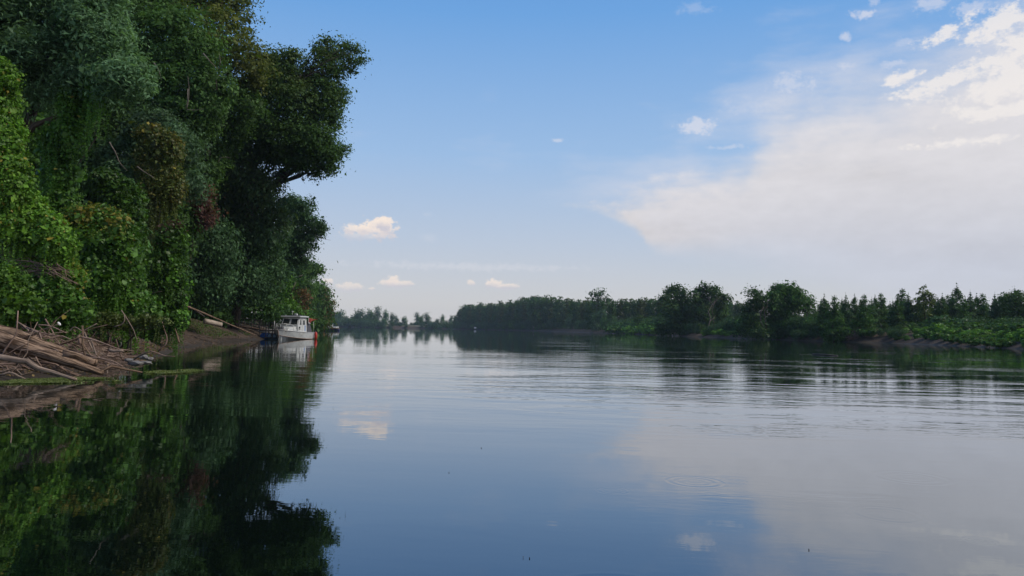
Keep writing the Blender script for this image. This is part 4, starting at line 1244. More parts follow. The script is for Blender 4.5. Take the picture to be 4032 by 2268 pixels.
    # red fenders and white outboard at the stern
    MB().tube([(-2.50, 1.10, .74), (-2.52, 1.13, .62), (-2.52, 1.14, .35), (-2.52, 1.13, .08), (-2.5, 1.10, -.05)], [.05, .12, .14, .12, .05], 12).build('fender', REDP, root, smooth=True)
    MB().box((-2.85, .6, .38), (.34, .3, .5)).build('outboard_motor', WHITE, root, bevel=.05)
    MB().box((-2.85, .6, -.05), (.16, .12, .5)).build('motor_leg', BLACK, root)
    MB().tube([(-2.6, 0, .1), (-2.8, .95, .30), (-2.9, 1.0, .05)], .03, 6).build('boarding_step', STEEL, root, smooth=True)
    return root


build_boat()


def barrel(name, c, r, L, ax, material, root, o):
    c = np.asarray(c, float); ax = np.asarray(ax, float)
    t = np.array([-.5, -.485, -.44, -.2, -.18, -.16, .16, .18, .2, .44, .485, .5]); k = np.array([.8, .93, 1, 1, 1.035, 1, 1, 1.035, 1, 1, .93, .8])
    return MB().tube(c+ax*(t*L)[:, None], r*k, 16).build(name, material, root, o, smooth=True)


def build_pontoon():
    o = np.array([P(1060, 1340, 76)[0], 77.0, 0.0])
    root = thing('pontoon', o, 'black steel pontoon afloat on blue barrels beside the cabin boat', 'pontoon')
    x0, x1 = P(1022, 1340, 75.7)[0], P(1098, 1340, 75.7)[0]
    y0, y1 = 75.6, 78.4; zd = .90
    for x in (x0, (x0*2+x1)/3, (x0+2*x1)/3, x1):
        for y in (y0, y1):
            MB().tube([(x, y, .12), (x, y, 1.75 if x < x0+1.6 else zd+.05)], .05, 6).build('post', BLACK, root, o)
    for z in (.14, zd-.03):
        for y in (y0, y1): MB().box(((x0+x1)/2, y, z), (x1-x0+.1, .07, .08)).build('beam', BLACK, root, o)
        for x in (x0, x1): MB().box((x, (y0+y1)/2, z), (.07, y1-y0-.1, .08)).build('beam', BLACK, root, o)
    n = 7
    for k in range(n):
        yy = y0+.05+(k+.5)*(y1-y0-.1)/n
        MB().box(((x0+x1)/2, yy, zd+.03), (x1-x0, (y1-y0-.1)/n-.03, .035)).build('plank', PLANK, root, o)
    for xa, xb in (((x0*2+x1)/3+.1, (x0+x1)/2+.1), ((x0+x1)/2+.2, (x0+2*x1)/3-.02), (x1-.1, (x0+2*x1)/3+.1)):
        MB().tube([(xa, y0-.01, .18), (xb, y0-.01, zd-.08)], .025, 5).build('brace', BLACK, root, o)
    for z in (1.3, 1.72): MB().tube([(x0, y1, z), ((x0*2+x1)/3, y1, z)], .025, 6).build('handrail', BLACK, root, o)
    barrel('barrel', (x0+.36, y0+.75, .30), .34, .95, (.25, .97, 0), BLUEP, root, o)
    barrel('barrel', (x0+1.22, y0+.5, .28), .33, .95, (1, .1, 0), BLUEPALE, root, o)
    barrel('barrel', (x0+1.95, y0+.9, .18), .33, .95, (0, 1, 0), NAVY, root, o)
    barrel('barrel', (x0+.36, y1-.7, .28), .33, .95, (0, 1, 0), NAVY, root, o)
    barrel('barrel', (x0+1.95, y1-.6, .2), .33, .95, (0, 1, 0), NAVY, root, o)
    # gangway to the shore
    g0 = np.array([x0-.08, 76.8, .92]); g1 = np.array([P(862, 1290, 75.7)[0], 76.6, 0.0])
    g1[2] = max(.95, float(ground_z(g1[0], g1[1]))-.1)
    og = g0.copy(); og[2] = 0
    gw = thing('gangway', og, 'black railed gangway leading from the mud bank to the pontoon', 'gangway')
    for dy in (-.4, .4):
        for dz in (0, .45, .92):
            MB().tube([g0+(0, dy, dz), g1+(0, dy, dz)], .06 if dz == 0 else .035, 6).build('rail' if dz else 'beam', BLACK, gw, og)
        for t in (0.01, .25, .5, .75, .99):
            p = g0*(1-t)+g1*t
            MB().tube([p+(0, dy, 0), p+(0, dy, .93)], .028, 6).build('post', BLACK, gw, og)
    dv = g1-g0; L = np.linalg.norm(dv[:2]); n = 16
    for k in range(n):
        p = g0*(1-(k+.5)/n)+g1*(k+.5)/n+np.array([0, 0, .06])
        MB().box(p, (L/n-.04, .9, .03)).build('plank', PLANK, gw, og)
    return x0, x1


px0, px1 = build_pontoon()


def mooring_ropes():
    bow = P(1128, 1303, 74.8)
    for lab, a, e in (('slack grey rope from the bow of the cabin boat to the pontoon', bow, np.array([px1, 75.7, .95])),
                      ('slack grey rope from the cabin boat bow to the rear pontoon post', bow+np.array([.1, .4, 0]), np.array([px1, 78.3, 1.0]))):
        t = np.linspace(0, 1, 9)[:, None]; pts = a+(e-a)*t; pts[:, 2] -= .22*np.sin(t[:, 0]*math.pi)
        o = MB().tube(pts, .02, 5).build('mooring_rope', DRIFTGREY, None, pts[0], smooth=True); o.location = tuple(pts[0]); tag(o, lab, 'rope')


mooring_ropes()


def build_skiff():
    c = np.array([P(1060, 1292, 80.5)[0], 80.6, 0.0])
    c[2] = .62
    root = thing('rowing_boat', c, 'small grey-white rowing boat lying upside down behind the pontoon rails', 'boat', None, R(8))
    st = [(-1.15, .42, .16), (-.6, .5, .32), (0, .52, .38), (.6, .44, .32), (1.2, .06, .16)]
    v = []; f = []
    for x, w, h in st: v += [(x, -w, 0), (x, -w*.8, h*.7), (x, 0, h), (x, w*.8, h*.7), (x, w, 0)]
    for i in range(4):
        for j in range(4): f.append((i*5+j, i*5+j+1, i*5+6+j, i*5+5+j))
        f.append((i*5+4, i*5, i*5+5, i*5+9))
    f += [(4, 3, 2, 1, 0), (20, 21, 22, 23, 24)]
    MB().add(v, f).build('hull', paint('weathered_hull', (.22, .22, .22), .6, .2, .5), root, smooth=False)
    MB().tube([(-1.2, 0, .20), (0, 0, .40), (1.2, 0, .19)], .025, 6).build('keel', STEEL, root)
    MB().tube([(-.7, -.47, .04), (-.7, -.47, -.62)], .03, 6).build('trestle', BLACK, root); MB().tube([(.7, -.4, .04), (.7, -.4, -.62)], .03, 6).build('trestle', BLACK, root)
    MB().tube([(-.7, .47, .04), (-.7, .47, -.62)], .03, 6).build('trestle', BLACK, root); MB().tube([(.7, .4, .04), (.7, .4, -.62)], .03, 6).build('trestle', BLACK, root)


build_skiff()


def build_far_raft():
    Y = 214.0
    x0, x1 = P(1266, 1295, Y)[0], P(1331, 1295, Y)[0]
    o = np.array([(x0+x1)/2, Y, 0.0])
    root = thing('raft', o, 'far plank raft on navy barrels sticking out from the left bank', 'raft')
    n = 12
    for k in range(n):
        x = x0+(k+.5)*(x1-x0)/n
        MB().box((x, Y+1.2, .92 - .25*(k/n)), ((x1-x0)/n-.04, 3.0, .12)).build('plank', PLANK, root, o)
    for k in range(4):
        barrel('barrel', (x0+.6+k*(x1-x0-1.2)/3, Y+.3, .32), .36, 1.15, (1, 0, 0), NAVY, root, o)
        barrel('barrel', (x0+.6+k*(x1-x0-1.2)/3, Y+2.0, .32), .36, 1.15, (1, 0, 0), NAVY, root, o)
    for x in (x0+.05, x1-.05): MB().tube([(x, Y-.25, .1), (x, Y-.25, 1.0)], .06, 6).build('post', BLACK, root, o)
    c = np.array([P(1300, 1288, Y+4)[0], Y+6, 0.0])
    b = thing('motor_boat', c, 'tiny white motor boat moored behind the far raft', 'boat', None, R(20))
    MB().add([(-1.6, -.7, -.1), (-1.6, .7, -.1), (1.2, .6, -.1), (1.9, 0, .1), (1.2, -.6, -.1), (-1.6, -.8, 1.1), (-1.6, .8, 1.1), (1.2, .7, 1.2), (2.1, 0, 1.3), (1.2, -.7, 1.2)],
             [(4, 3, 2, 1, 0), (5, 6, 7, 8, 9), (0, 1, 6, 5), (1, 2, 7, 6), (2, 3, 8, 7), (3, 4, 9, 8), (4, 0, 5, 9)]).build('hull', WHITE, b)
    MB().box((-.4, 0, 1.55), (1.4, 1.1, .75)).build('cabin', WHITE, b, bevel=.08)
    MB().box((.32, 0, 1.65), (.05, .9, .35)).build('windscreen', GLASS, b)


build_far_raft()

# ------------------------------------------------------------------ right bank
DARK, BLUEG = tone(DARK, .78), tone(BLUEG, .8)


def shore_Y(px):
    return float(np.interp(px, [1790, 2098, 2440, 2700, 3100, 3550, 4032, 4300], [794, 624, 364, 236, 165, 141, 95, 90]))


def rb(px, dy=0.0):
    Y = shore_Y(px)+dy
    x = P(px, 1300, Y)[0]
    return np.array([x, Y, float(ground_z(x, Y))])


RIGHTK = dict(cat='tree', sigma=.75)
SPR = dict(spray=.2, shell=(.4, 1.1), sigma=.7)
tree_px('poplar_tree', 'open-crowned dark poplar, left of the two tall trees jutting above the right bank skyline',
        [(2630, 1148, 22, 26), (2660, 1138, 24, 22), (2690, 1160, 20, 24), (2612, 1170, 14, 18), (2650, 1190, 40, 34), (2705, 1180, 16, 16), (2690, 1215, 40, 40), (2640, 1250, 50, 60), (2620, 1290, 40, 40), (2690, 1280, 50, 50)],
        244, rb(2650, 8), DARK, leaf_px=1.8, dens=7.5, trunk_r=.2, spread=2, **SPR)
tree_px('poplar_tree', 'feathery poplar with separate upright sprays, right of the two tall trees',
        [(2755, 1145, 16, 20), (2775, 1130, 16, 16), (2800, 1140, 12, 26), (2820, 1150, 14, 26), (2740, 1170, 22, 20), (2845, 1168, 16, 16), (2862, 1172, 14, 10), (2780, 1180, 34, 24), (2830, 1195, 26, 22), (2760, 1230, 50, 50), (2830, 1250, 40, 60), (2790, 1290, 60, 40)],
        240, rb(2790, 8), DARK, leaf_px=1.8, dens=7.5, trunk_r=.2, spread=2,
        extra_limbs=[([P(2808, 1320, 236), P(2810, 1270, 236), P(2803, 1220, 236), P(2815, 1185, 236)], .20, .10)], **SPR)
tree_px('poplar_tree', 'small ragged poplar with a bare forked pale trunk at the right bank',
        [(2965, 1148, 16, 14), (2985, 1160, 22, 18), (2945, 1188, 18, 14), (3005, 1175, 16, 16), (2980, 1195, 34, 22), (2950, 1240, 34, 40), (3010, 1220, 20, 34), (2930, 1280, 34, 40), (2970, 1300, 40, 36)],
        172, rb(2970, 5), DARK, leaf_px=1.8, dens=7.0, trunk_r=.16, spread=1.5,
        extra_limbs=[([P(3012, 1300, 170), P(2994, 1265, 170), P(2994, 1230, 170), P(3008, 1208, 170)], .2, .12), ([P(3018, 1300, 170), P(3012, 1250, 170), P(3010, 1225, 170), P(3022, 1205, 170)], .12, .08)], **SPR)
tree_px('broad_tree', 'largest round-headed tree of the right bank, dome-shaped and dense',
        [(3060, 1150, 36, 30), (3100, 1145, 40, 28), (3140, 1170, 34, 34), (3050, 1190, 36, 40), (3110, 1200, 50, 50), (3075, 1250, 48, 60), (3110, 1280, 40, 50), (3050, 1300, 40, 36), (3165, 1195, 22, 22)],
        174, rb(3080, 8), MIDG, leaf_px=1.9, dens=8.0, trunk_r=.25, spread=2, sigma=.6, spray=.1)
tree_px('poplar_tree', 'thin see-through poplar just right of the dome-shaped tree',
        [(3185, 1190, 18, 22), (3160, 1210, 14, 20), (3210, 1200, 18, 20), (3165, 1250, 20, 40), (3200, 1240, 30, 30), (3180, 1290, 34, 40)],
        176, rb(3180, 14), MIDG, leaf_px=1.8, dens=2.6, trunk_r=.2, spread=1.5, **SPR)
tree_px('broad_tree', 'round dark tree breaking the even skyline of the poplar plantation',
        [(2125, 1185, 34, 20), (2110, 1195, 30, 30), (2150, 1200, 30, 28), (2130, 1230, 40, 40)],
        600, rb(2125, 20), DARK, leaf_px=1.7, dens=3.5, trunk_r=.5, spread=6, sigma=1.6)
tree_px('broad_tree', 'windswept tree crown rising above the middle of the plantation skyline',
        [(2345, 1155, 18, 12), (2365, 1160, 18, 16), (2335, 1168, 20, 12), (2370, 1178, 34, 14), (2350, 1200, 36, 24)],
        440, rb(2350, 25), DARK, leaf_px=1.7, dens=3.2, trunk_r=.5, spread=4, sigma=1.2, spray=.15, shell=(.4, 1.1))


# spires
def spire_proto(seed, H, palette, wide=.135, n=4200, leaf=.26):
    r_ = np.random.default_rng(seed); lb = []
    for k in range(11):
        t = k/10; rr = H*wide*(1-t)**.9*1.15+.05
        a = k*2.4; off = rr*.55
        lb.append((np.array([math.cos(a)*off, math.sin(a)*off, H*(.12+.84*t)]), np.array([rr, rr, H*.085])))
    data, cl = foliage(lb, n, r_, leaf, palette=palette, per=14, back=1, reject=.55, shell=(.4, 1.05), spray=.05, sigma=leaf*1.1, upw=.2, sub=5, hole=(-.5, 1.2, 1.2))
    data['axis'] = data['axis']*np.array([1, 1, -1])
    kt = np.clip((H*1.02-data['pos'][:, 2])/(H*.24), .12, 1)[:, None]
    data['pos'][:, :2] *= kt; data['pos'][:, 2] += (1-kt[:, 0])*r_.normal(0, .3, len(kt)); data['length'] *= .6+.4*kt[:, 0]; data['width'] *= .6+.4*kt[:, 0]
    root = thing('young_poplar', (0, 0, 0), 'x', 'tree')
    leaf_mesh('crown', **data, material=LEAF, parent=root)['kind'] = 'stuff'
    mb = MB().tube(limb_path((0, 0, -.4), (0, 0, H*.95), r_, 0, 6), np.linspace(.13, .02, 6), 6)
    for c, rr in lb[:8]: mb.tube([(0, 0, c[2]-H*.06), c], [.05, .015], 5)
    mb.build('trunk', BARK, root, smooth=True)
    return root


sp = [spire_proto(51, 10, DARK), spire_proto(52, 10, MIDG, .16), spire_proto(53, 10, BLUEG, .12)]
used = set()
named = {3553: 'tall spire-topped young poplar with a stepped outline on the right bank', 3767: 'slimmest and tallest pointed young poplar on the right bank skyline',
         3468: 'pointed young poplar standing clear of its neighbours right of the thin poplar', 3403: 'slender pointed young poplar left of the isolated pointed one'}
low_spires = [(3180+k*27, 1188+12*math.sin(k*2.1)) for k in range(33)]
spires = [(3245, 1160), (3285, 1152), (3330, 1162), (3365, 1159), (3403, 1149), (3432, 1178), (3445, 1162), (3468, 1145), (3515, 1185), (3532, 1167), (3553, 1126), (3576, 1160), (3615, 1170), (3675, 1167), (3692, 1172), (3710, 1157), (3733, 1152), (3750, 1150), (3767, 1118), (3795, 1167), (3820, 1150), (3845, 1157), (3868, 1146),
          (3917, 1158), (3940, 1160), (3963, 1144), (3995, 1136), (4018, 1148), (4050, 1150), (4090, 1140)]
for i, (px, top) in enumerate(spires+low_spires):
    Y = (158 if i < len(spires) else 176)+8*math.sin(px*1.7)
    c = P(px, top, Y); gz = float(ground_z(c[0], Y))
    H = c[2]-gz; s = H/9.9
    first_or_copy(sp[i % 3], used, (c[0], Y, gz), i*1.1, (s*1.2, s*1.2, s), named.get(px, 'pointed young poplar in the dark row behind the vine thicket on the right bank'), 'young poplars on the right bank')
tree_px('broad_tree', 'blunt wide yellow-green tree between the two tallest pointed poplars',
        [(3640, 1150, 22, 18), (3625, 1175, 28, 28), (3655, 1180, 26, 30), (3640, 1220, 40, 40), (3610, 1200, 16, 24)],
        156, np.array([P(3640, 1300, 156)[0], 156, 2.5]), OLIVE, leaf_px=1.8, dens=4.0, trunk_r=.2, spread=1, sigma=.5, spray=.15)
tree_px('broad_tree', 'wide dark tree at the right edge of the picture behind the vine thicket',
        [(3990, 1165, 30, 26), (3970, 1200, 40, 40), (4020, 1200, 40, 50), (3990, 1250, 60, 50), (4050, 1260, 60, 60)],
        150, np.array([P(3995, 1300, 150)[0], 150, 2.5]), DARK, leaf_px=1.8, dens=4.0, trunk_r=.25, spread=1, sigma=.5, spray=.1)


# rounded willows and bushes along the right bank
def bush_proto(name, seed, palette, n=3200, leaf=.42, H=8.0, droop=.5, cat='bush', mounds=8):
    r_ = np.random.default_rng(seed); lb = []
    for k in range(mounds):
        a = r_.uniform(0, 6.28); q = r_.uniform(.1, .75)
        z = r_.uniform(.25, .78)*H; rr = H*r_.uniform(.16, .27)
        lb.append((np.array([math.cos(a)*q*H*.42, math.sin(a)*q*H*.42, z*(1-.25*q)]), np.array([rr*1.1, rr*1.1, rr])))
    data, cl = foliage(lb, n, r_, leaf, palette=palette, per=14, back=1, droop=droop, reject=.7, sigma=leaf*1.5)
    root = thing(name, (0, 0, 0), 'x', cat)
    leaf_mesh('crown', **data, material=LEAF, parent=root)['kind'] = 'stuff'
    mb = MB()
    for c, rr in lb: mb.tube(limb_path((r_.normal()*.2, r_.normal()*.2, -.4), c, r_, .05, 5), np.linspace(.10, .03, 5), 5)
    mb.build('trunk', BARK, root, smooth=True)
    return root


bp = [bush_proto('willow_bush', 61, BLUEG), bush_proto('willow_bush', 62, MIDG), bush_proto('willow_bush', 63, GREY), bush_proto('willow_bush', 64, DARK)]
used = set()
willows = [  # px, top py, kind, label
    (2180, 1245, 2, 'rounded grey-green willow standing alone before the plantation wall'), (2245, 1232, 2, 'plump grey-green willow under the windswept crown, left one'),
    (2275, 1262, 2, 'low pale willow at the waterline left of the plumpest willow'), (2370, 1212, 2, 'tallest layered willow at the waterline under the windswept crown'),
    (2395, 1230, 1, 'hanging willow right of the tallest layered willow')]
others = [(1815, 1262), (1850, 1255), (1885, 1265), (1920, 1262), (1955, 1258), (1990, 1262), (2020, 1252), (2050, 1262), (2085, 1250), (2115, 1258), (2150, 1268), (2205, 1262), (2300, 1255), (2325, 1240), (2420, 1255), (2445, 1250), (2480, 1245), (2520, 1240), (2555, 1242), (2590, 1235),
          (2610, 1275), (2680, 1262), (2720, 1270), (2760, 1280), (2870, 1255), (2900, 1262), (2920, 1268), (2960, 1275), (3030, 1270), (3060, 1285), (3100, 1275), (3150, 1260), (3190, 1255), (3225, 1240), (3265, 1225), (3300, 1235), (3335, 1240), (3370, 1225), (3405, 1240), (3440, 1232), (3480, 1240), (3520, 1245), (3560, 1250), (3610, 1262), (3660, 1248), (3700, 1258), (3760, 1250), (3810, 1240), (3860, 1245), (3910, 1255), (3960, 1240), (4010, 1240), (4060, 1240)]
for i, (px, top, kd, lab) in enumerate(willows):
    Y = shore_Y(px)+4; c = P(px, top, Y); gz = float(ground_z(c[0], Y)); s = (c[2]-gz)/7.6
    first_or_copy(bp[kd], used, (c[0], Y, gz), i*2.1, (s*.85, s*.85, s), lab, 'willows along the right bank')
for px in range(1800, 2460, 13): others.append((px, 1268+5*math.sin(px*.9)))
for px in range(1806, 2460, 22): others.append((px, 1284+4*math.sin(px*.7)))
for px in range(2470, 3560, 26): others.append((px, 1272+10*math.sin(px*.31)+(px-2470)*.012))
for px in range(2890, 3260, 22): others.append((px, 1238+8*math.sin(px*.4)))
for px in range(2480, 3560, 38): others.append((px, 1298+8*math.sin(px*.23)+(px-2470)*.02))
for i, (px, top) in enumerate(others):
    Y = shore_Y(px)+(22 if (px > 3300 and i < 53) else (2.5 if top > 1282 else 6)+2.5*math.sin(px)); c = P(px, top, Y); gz = float(ground_z(c[0], Y)); s = max(.25, (c[2]-gz)/7.6)
    first_or_copy(bp[(0, 3, 1, 0)[i % 4]], used, (c[0], Y, gz), i*2.1, (s, s, s), 'dark rounded bush in the thicket lining the right bank', 'dark bushes along the right bank')


# plantation of even poplars
def poplar_proto(seed, palette, n=1500, leaf=.95):
    r_ = np.random.default_rng(seed); lb = []
    H = 22
    for k in range(8):
        t = k/7; rr = 2.4*(1-.62*t*t)
        a = r_.uniform(0, 6.28)
        lb.append((np.array([math.cos(a)*.9, math.sin(a)*.9, H*(.22+.72*t)]), np.array([rr, rr, H*.085])))
    data, cl = foliage(lb, n, r_, leaf, palette=palette, per=12, back=1, reject=.5, sigma=.8, spray=.15, upw=.2)
    root = thing('plantation_poplar', (0, 0, 0), 'x', 'tree')
    leaf_mesh('crown', **data, material=LEAF, parent=root)['kind'] = 'stuff'
    MB().tube([(0, 0, -.5), (0, 0, 9), (.2, 0, 20)], [.2, .15, .03], 6).build('trunk', BARK, root, smooth=True)
    return root


pp = [poplar_proto(71, tone(MIDG, .75)), poplar_proto(72, tone(DARK, .85)), poplar_proto(73, tone(OLIVE, .75))]
used = set()
sky_px = [1790, 1805, 1830, 1900, 2000, 2050, 2120, 2180, 2250, 2400, 2600, 2720, 2860, 2900, 2960]
sky_py = [1245, 1222, 1199, 1196, 1190, 1172, 1170, 1172, 1179, 1176, 1173, 1178, 1180, 1188, 1196]
r_ = np.random.default_rng(77)
i = 0
for row in range(3):
    px = 1792+row*3
    while px < 2960:
        Y = shore_Y(px)+16+row*26
        if px > 2400: Y = max(Y, 395+row*26)
        c = P(px, np.interp(px, sky_px, sky_py)+r_.uniform(-4, 6)+(0 if row == 1 else 5), Y)
        gz = float(ground_z(c[0], Y)); s = max(.3, (c[2]-gz)/22.0)
        first_or_copy(pp[i % 3], used, (c[0]+r_.normal()*.6, Y, gz), r_.uniform(0, 6), (s*1.0, s*1.0, s), 'one of the even-topped poplars in the plantation wall across the river', 'poplars of the plantation on the right bank')
        px += (3.6*F_PX/Y)*r_.uniform(.8, 1.2)*(1.0 if row < 2 else 1.3); i += 1


# vine thicket: lumpy mounds at the right edge and two smaller bright patches
def mound_proto(seed, palette, n=2600, leaf=.27):
    r_ = np.random.default_rng(seed); lb = []
    for k in range(6):
        a = r_.uniform(0, 6.28); q = r_.uniform(0, 1.1)
        lb.append((np.array([math.cos(a)*q*1.6, math.sin(a)*q, r_.uniform(.3, 1.5)]), np.array([r_.uniform(.45, 1.0), r_.uniform(.45, .9), r_.uniform(.45, .85)])))
    data, cl = foliage(lb, n, r_, leaf, palette=palette, per=10, back=1, reject=.85, shell=(.85, 1.03), droop=.12, aspect=.9, sigma=leaf, upw=.8)
    root = thing('vine_mound', (0, 0, 0), 'x', 'vine')
    leaf_mesh('foliage', **data, material=VINE, parent=root)['kind'] = 'stuff'
    mb = MB()
    for c, rr in lb: mb.tube(limb_path((0, 0, -.3), c, r_, .1, 5), np.linspace(.05, .02, 5), 5)
    mb.build('stem', BARK, root, smooth=True)
    return root


mp = [mound_proto(81, tone(VING, .8)), mound_proto(82, BRIGHT), mound_proto(83, tone(VING, .6)), mound_proto(84, tone(MIDG, .8))]
used = set()
r_ = np.random.default_rng(85)
i = 0
for px in np.linspace(3540, 4090, 16):
    for row in range(4):
        top = np.interp(px, [3540, 3620, 3720, 3900, 4090], [1300, 1272, 1262, 1270, 1258])
        Y = shore_Y(px)+.8+row*5.5+r_.uniform(-.6, 1)
        hz = P(px, top, shore_Y(px)+18)[2]-2.2
        x = P(px+r_.normal()*9, 1300, Y)[0]; gz = float(ground_z(x, Y))
        s = max(.55, hz*(.45+.55*row/3)/2.1)*r_.uniform(.65, 1.4)
        first_or_copy(mp[i % 4], used, (x, Y, gz-.1), r_.uniform(0, 6), (s*1.25, s*1.1, s), 'lumpy green vine mound in the thicket at the right edge of the far bank', 'vine mounds in the thicket at the right')
        i += 1
for (a, b_, t0, lab, grp) in ((2455, 2600, 1262, 'bright vine mound in the patch left of the tall poplar pair', 'vine mounds left of the poplar pair'), (2790, 2905, 1302, 'bright low vine mound at the waterline below the feathery poplar', 'vine mounds below the feathery poplar')):
    for px in np.linspace(a, b_, 6):
        for row in range(2):
            Y = shore_Y(px)+1.5+row*4; x = P(px, 1300, Y)[0]; gz = float(ground_z(x, Y))
            top = P(px, t0+(0 if row else 16)+r_.uniform(-4, 6), Y)[2]; s = max(.6, (top-gz)/2.1)
            first_or_copy(mp[(1, 0)[row]], used, (x, Y, gz-.1), r_.uniform(0, 6), (s*1.6, s*1.3, s), lab, grp)


# root heap and log in the right bank mud
def root_heap():
    Y = shore_Y(3400)+1.5
    o = np.array([P(3395, 1340, Y)[0], Y, 0.1]); root = thing('root_heap', o, 'brown heap of dead roots and brush at the right bank waterline', 'brushwood')
    q = np.random.default_rng(91)
    mb = MB()
    for k in range(420):
        t = q.random(); px = 3340+t*120; top = np.interp(px, [3340, 3380, 3420, 3460], [1325, 1290, 1283, 1300])
        c = P(px+q.normal()*4, q.uniform(top, 1342), Y+q.uniform(-.8, .8)); L = q.uniform(.4, 1.5)
        d = np.array([q.normal(), q.normal()*.4, q.normal()*.7-.2]); d /= np.linalg.norm(d)
        mb.tube([c-d*L/2, c+q.normal(size=3)*.06, c+d*L/2], [.035, .03, .012], 4, cap=False)
    b_ = mb.build('brush', DRIFTRED, root, o); b_['kind'] = 'stuff'
    wood('broken_log', 'tan broken log slanting on the brown root heap', [P(3436, 1314, Y-1), P(3448, 1305, Y-1), P(3461, 1297, Y-1)], .20, .13, mk_bark('tan_wood', (.26, .17, .10), (.42, .29, .18)), 8, .08, 92)
    wood('bare_branch', 'thin pale branch standing above the tan broken log', [P(3476, 1293, Y), P(3470, 1283, Y), P(3466, 1272, Y)], .10, .04, PALEBARK, 6, .05, 93)


root_heap()
# floating stick and floating leaves
d = ray(3200, 1396); t = -EYE[2]/d[2]; a = EYE+d*t
d = ray(3298, 1402); t = -EYE[2]/d[2]; b_ = EYE+d*t
wood('floating_stick', 'long pale stick floating on the dark water before the right bank', [a+(0, 0, .03), (a+b_)/2+(0, 0, .06), b_+(0, 0, .02)], .07, .04, PALEBARK, 6, .04, 94, cat='stick')
MUDB = None
r_ = np.random.default_rng(95)
spots = [(3185, 2167), (1768, 1862), (2060, 2197), (2085, 2200), (1895, 1765), (2420, 1500), (3110, 1925), (3283, 1932), (3630, 1870), (3710, 1930), (3918, 1938), (3605, 1885), (2940, 1814), (3370, 1830), (3740, 1690), (2015, 1530), (3890, 2095), (3980, 2105), (2510, 1880), (1760, 1845), (3200, 1780), (3520, 1560), (2700, 1770)]
spots = spots[:5]
for i, (px, py) in enumerate(spots):
    d = ray(px, py); t = -EYE[2]/d[2]; c = EYE+d*t
    s = .0045*max(1.0, c[1]/7)
    me_o = MB().add([(-s, 0, .004), (-.2*s, .6*s, .012), (s, .1*s, .004), (.1*s, -.6*s, .010), (0, 0, -.004)], [(0, 1, 2, 3), (1, 0, 4), (2, 1, 4), (3, 2, 4), (0, 3, 4)]).build('floating_leaf', BARK, None)
    me_o.location = tuple(c); me_o.rotation_euler = (0, 0, i*.9)
    tag(me_o, 'tiny dark leaf floating on the calm open water', 'leaf', 'tiny leaves afloat on the river')

# small white sign far on the right bank, tan boxes
SIGNW = paint('sign_white', (.6, .6, .6), .5, .3, .2)
Yp = 716.0
c = P(1871, 1294, Yp)
so = thing('sign_board', (c[0], Yp, float(ground_z(c[0], Yp))), 'tiny white board at the waterline under the plantation wall', 'sign')
MB().box((0, 0, c[2]+.8-so.location.z), (2.2, .12, 1.4)).build('board', SIGNW, so)
for dx in (-.8, .8): MB().box((dx, .12, (c[2]-so.location.z)/2), (.12, .1, max(.4, c[2]-so.location.z))).build('post', BLACK, so)

# ------------------------------------------------------------------ far shore
fpx = [forest_proto('far_tree', 131, 20, DARK, 2600, 6.5, 1.0), forest_proto('far_tree', 132, 20, BLUEG, 2600, 6, 1.0), forest_proto('far_tree', 133, 20, MIDG, 2600, 6, 1.0)]
for o in fpx:
    for ch in o.children:
        pass
used = set()
far = [(1295, 1240, 1.2), (1318, 1236, 1.2), (1340, 1228, 1.3), (1362, 1246, 1.5), (1385, 1250, 1.3), (1405, 1238, 1.2), (1422, 1221, 1.2), (1440, 1242, 1.2), (1455, 1223, .7), (1472, 1240, 1.1), (1490, 1218, .85), (1520, 1228, .7), (1543, 1234, .7), (1560, 1248, 1.0), (1594, 1250, 1.0), (1618, 1270, 1.4), (1642, 1238, .9), (1660, 1246, .8), (1680, 1234, .9), (1720, 1260, 1.3), (1742, 1245, .7), (1760, 1262, 1.0), (1777, 1248, .8), (1700, 1268, 1.4), (1575, 1268, 1.3), (1470, 1262, 1.3), (1510, 1258, 1.2), (1380, 1262, 1.4), (1335, 1262, 1.3), (1430, 1262, 1.4), (1540, 1266, 1.2), (1660, 1272, 1.3), (1640, 1268, 1.2), (1685, 1266, 1.1), (1735, 1272, 1.2), (1785, 1268, 1.2), (1600, 1274, 1.3)]
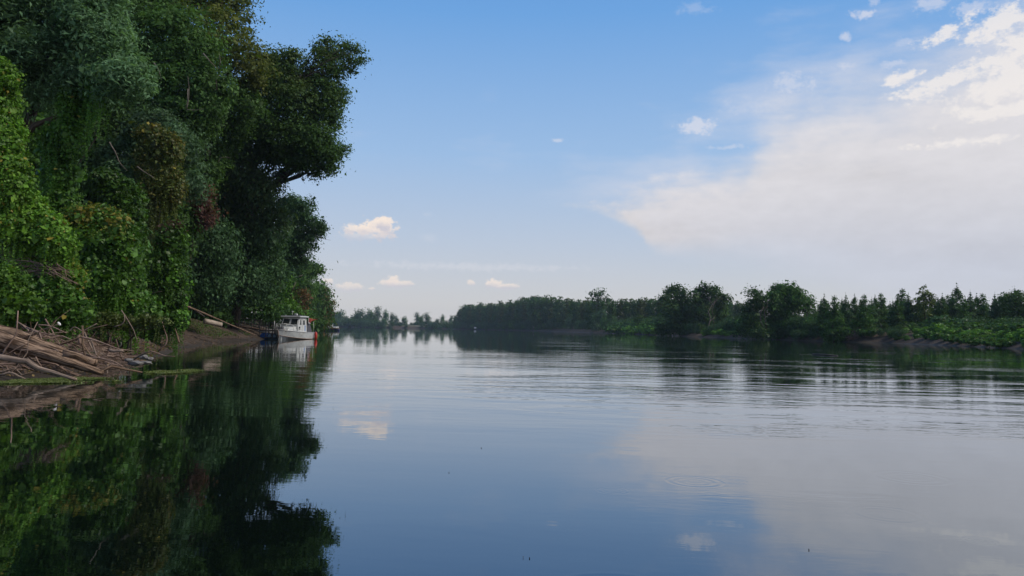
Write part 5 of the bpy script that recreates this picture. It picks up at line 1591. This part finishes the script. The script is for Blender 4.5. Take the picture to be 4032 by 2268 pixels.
fl = {1490: 'tallest narrow tree of the far shore between lower crowns', 1422: 'broad pointed tree on the far shore, left of the tallest narrow one', 1680: 'lone thick-crowned tree on the far shore, right one of a close pair', 1642: 'bushy tree on the far shore, left one of the lone close pair', 1594: 'small airy round tree standing alone above the pale sand slope', 1455: 'thin spiky tree leaning between taller far shore crowns'}
for i, (px, top, wd) in enumerate(far):
    Y = 905+12*math.sin(px*2.3)+(0 if top < 1258 else -14); c = P(px, top, Y); gz = float(ground_z(c[0], Y)); s = (c[2]-gz)/18.8
    s *= 1.2
    first_or_copy(fpx[i % 3], used, (c[0], Y, gz-3.4*s), i*1.7, (s*wd*.95, s*wd*.95, s), fl.get(px, 'hazy bluish tree in the low treeline along the far shore'), 'trees along the far shore')


def far_bushes():
    fb = [bush_proto('far_bush', 141, BLUEG, n=1400, leaf=.8), bush_proto('far_bush', 142, DARK, n=1400, leaf=.8)]
    used = set(); i = 0
    for px in range(1300, 1795, 9):
        Y = 886+6*math.sin(px); top = np.interp(px, [1300, 1400, 1480, 1500, 1600, 1700, 1790], [1252, 1256, 1252, 1270, 1274, 1270, 1272])+5*math.sin(px*1.3)
        if 1492 < px < 1690: Y = 905
        c = P(px, top, Y); gz = float(ground_z(c[0], Y)); s = max(.4, (c[2]-gz)/7.0)
        first_or_copy(fb[i % 2], used, (c[0], Y, gz-.6), i*1.9, (s*1.3, s*1.2, s), 'bluish bush in the hazy thicket along the far shore', 'bushes along the far shore'); i += 1


far_bushes()


def sand_bank():
    mm = paint('pale_sand', (.13, .125, .085), .9, .1, .5, scale=.2)
    for (a, e, lab) in ((1490, 1550, 'left'), (1560, 1690, 'right')):
        n = 14; v = []
        for k in range(n+1):
            px = a+(e-a)*k/n; hgt = math.sin(math.pi*(k/n))**.5
            p0 = P(px, 1290, 884); x = p0[0]
            v += [(x, 878, -.2), (x, 884, .9+.9*hgt), (x, 890, 1.2+2.6*hgt), (x, 900, .5)]
        f = [(i*4+j, i*4+j+1, i*4+5+j, i*4+4+j) for i in range(n) for j in range(3)]
        o = MB().add(v, f).build('sand_bank', mm, smooth=True)
        tag(o, 'pale sand slope at the foot of the far shore trees', None, None, 'structure')


sand_bank()
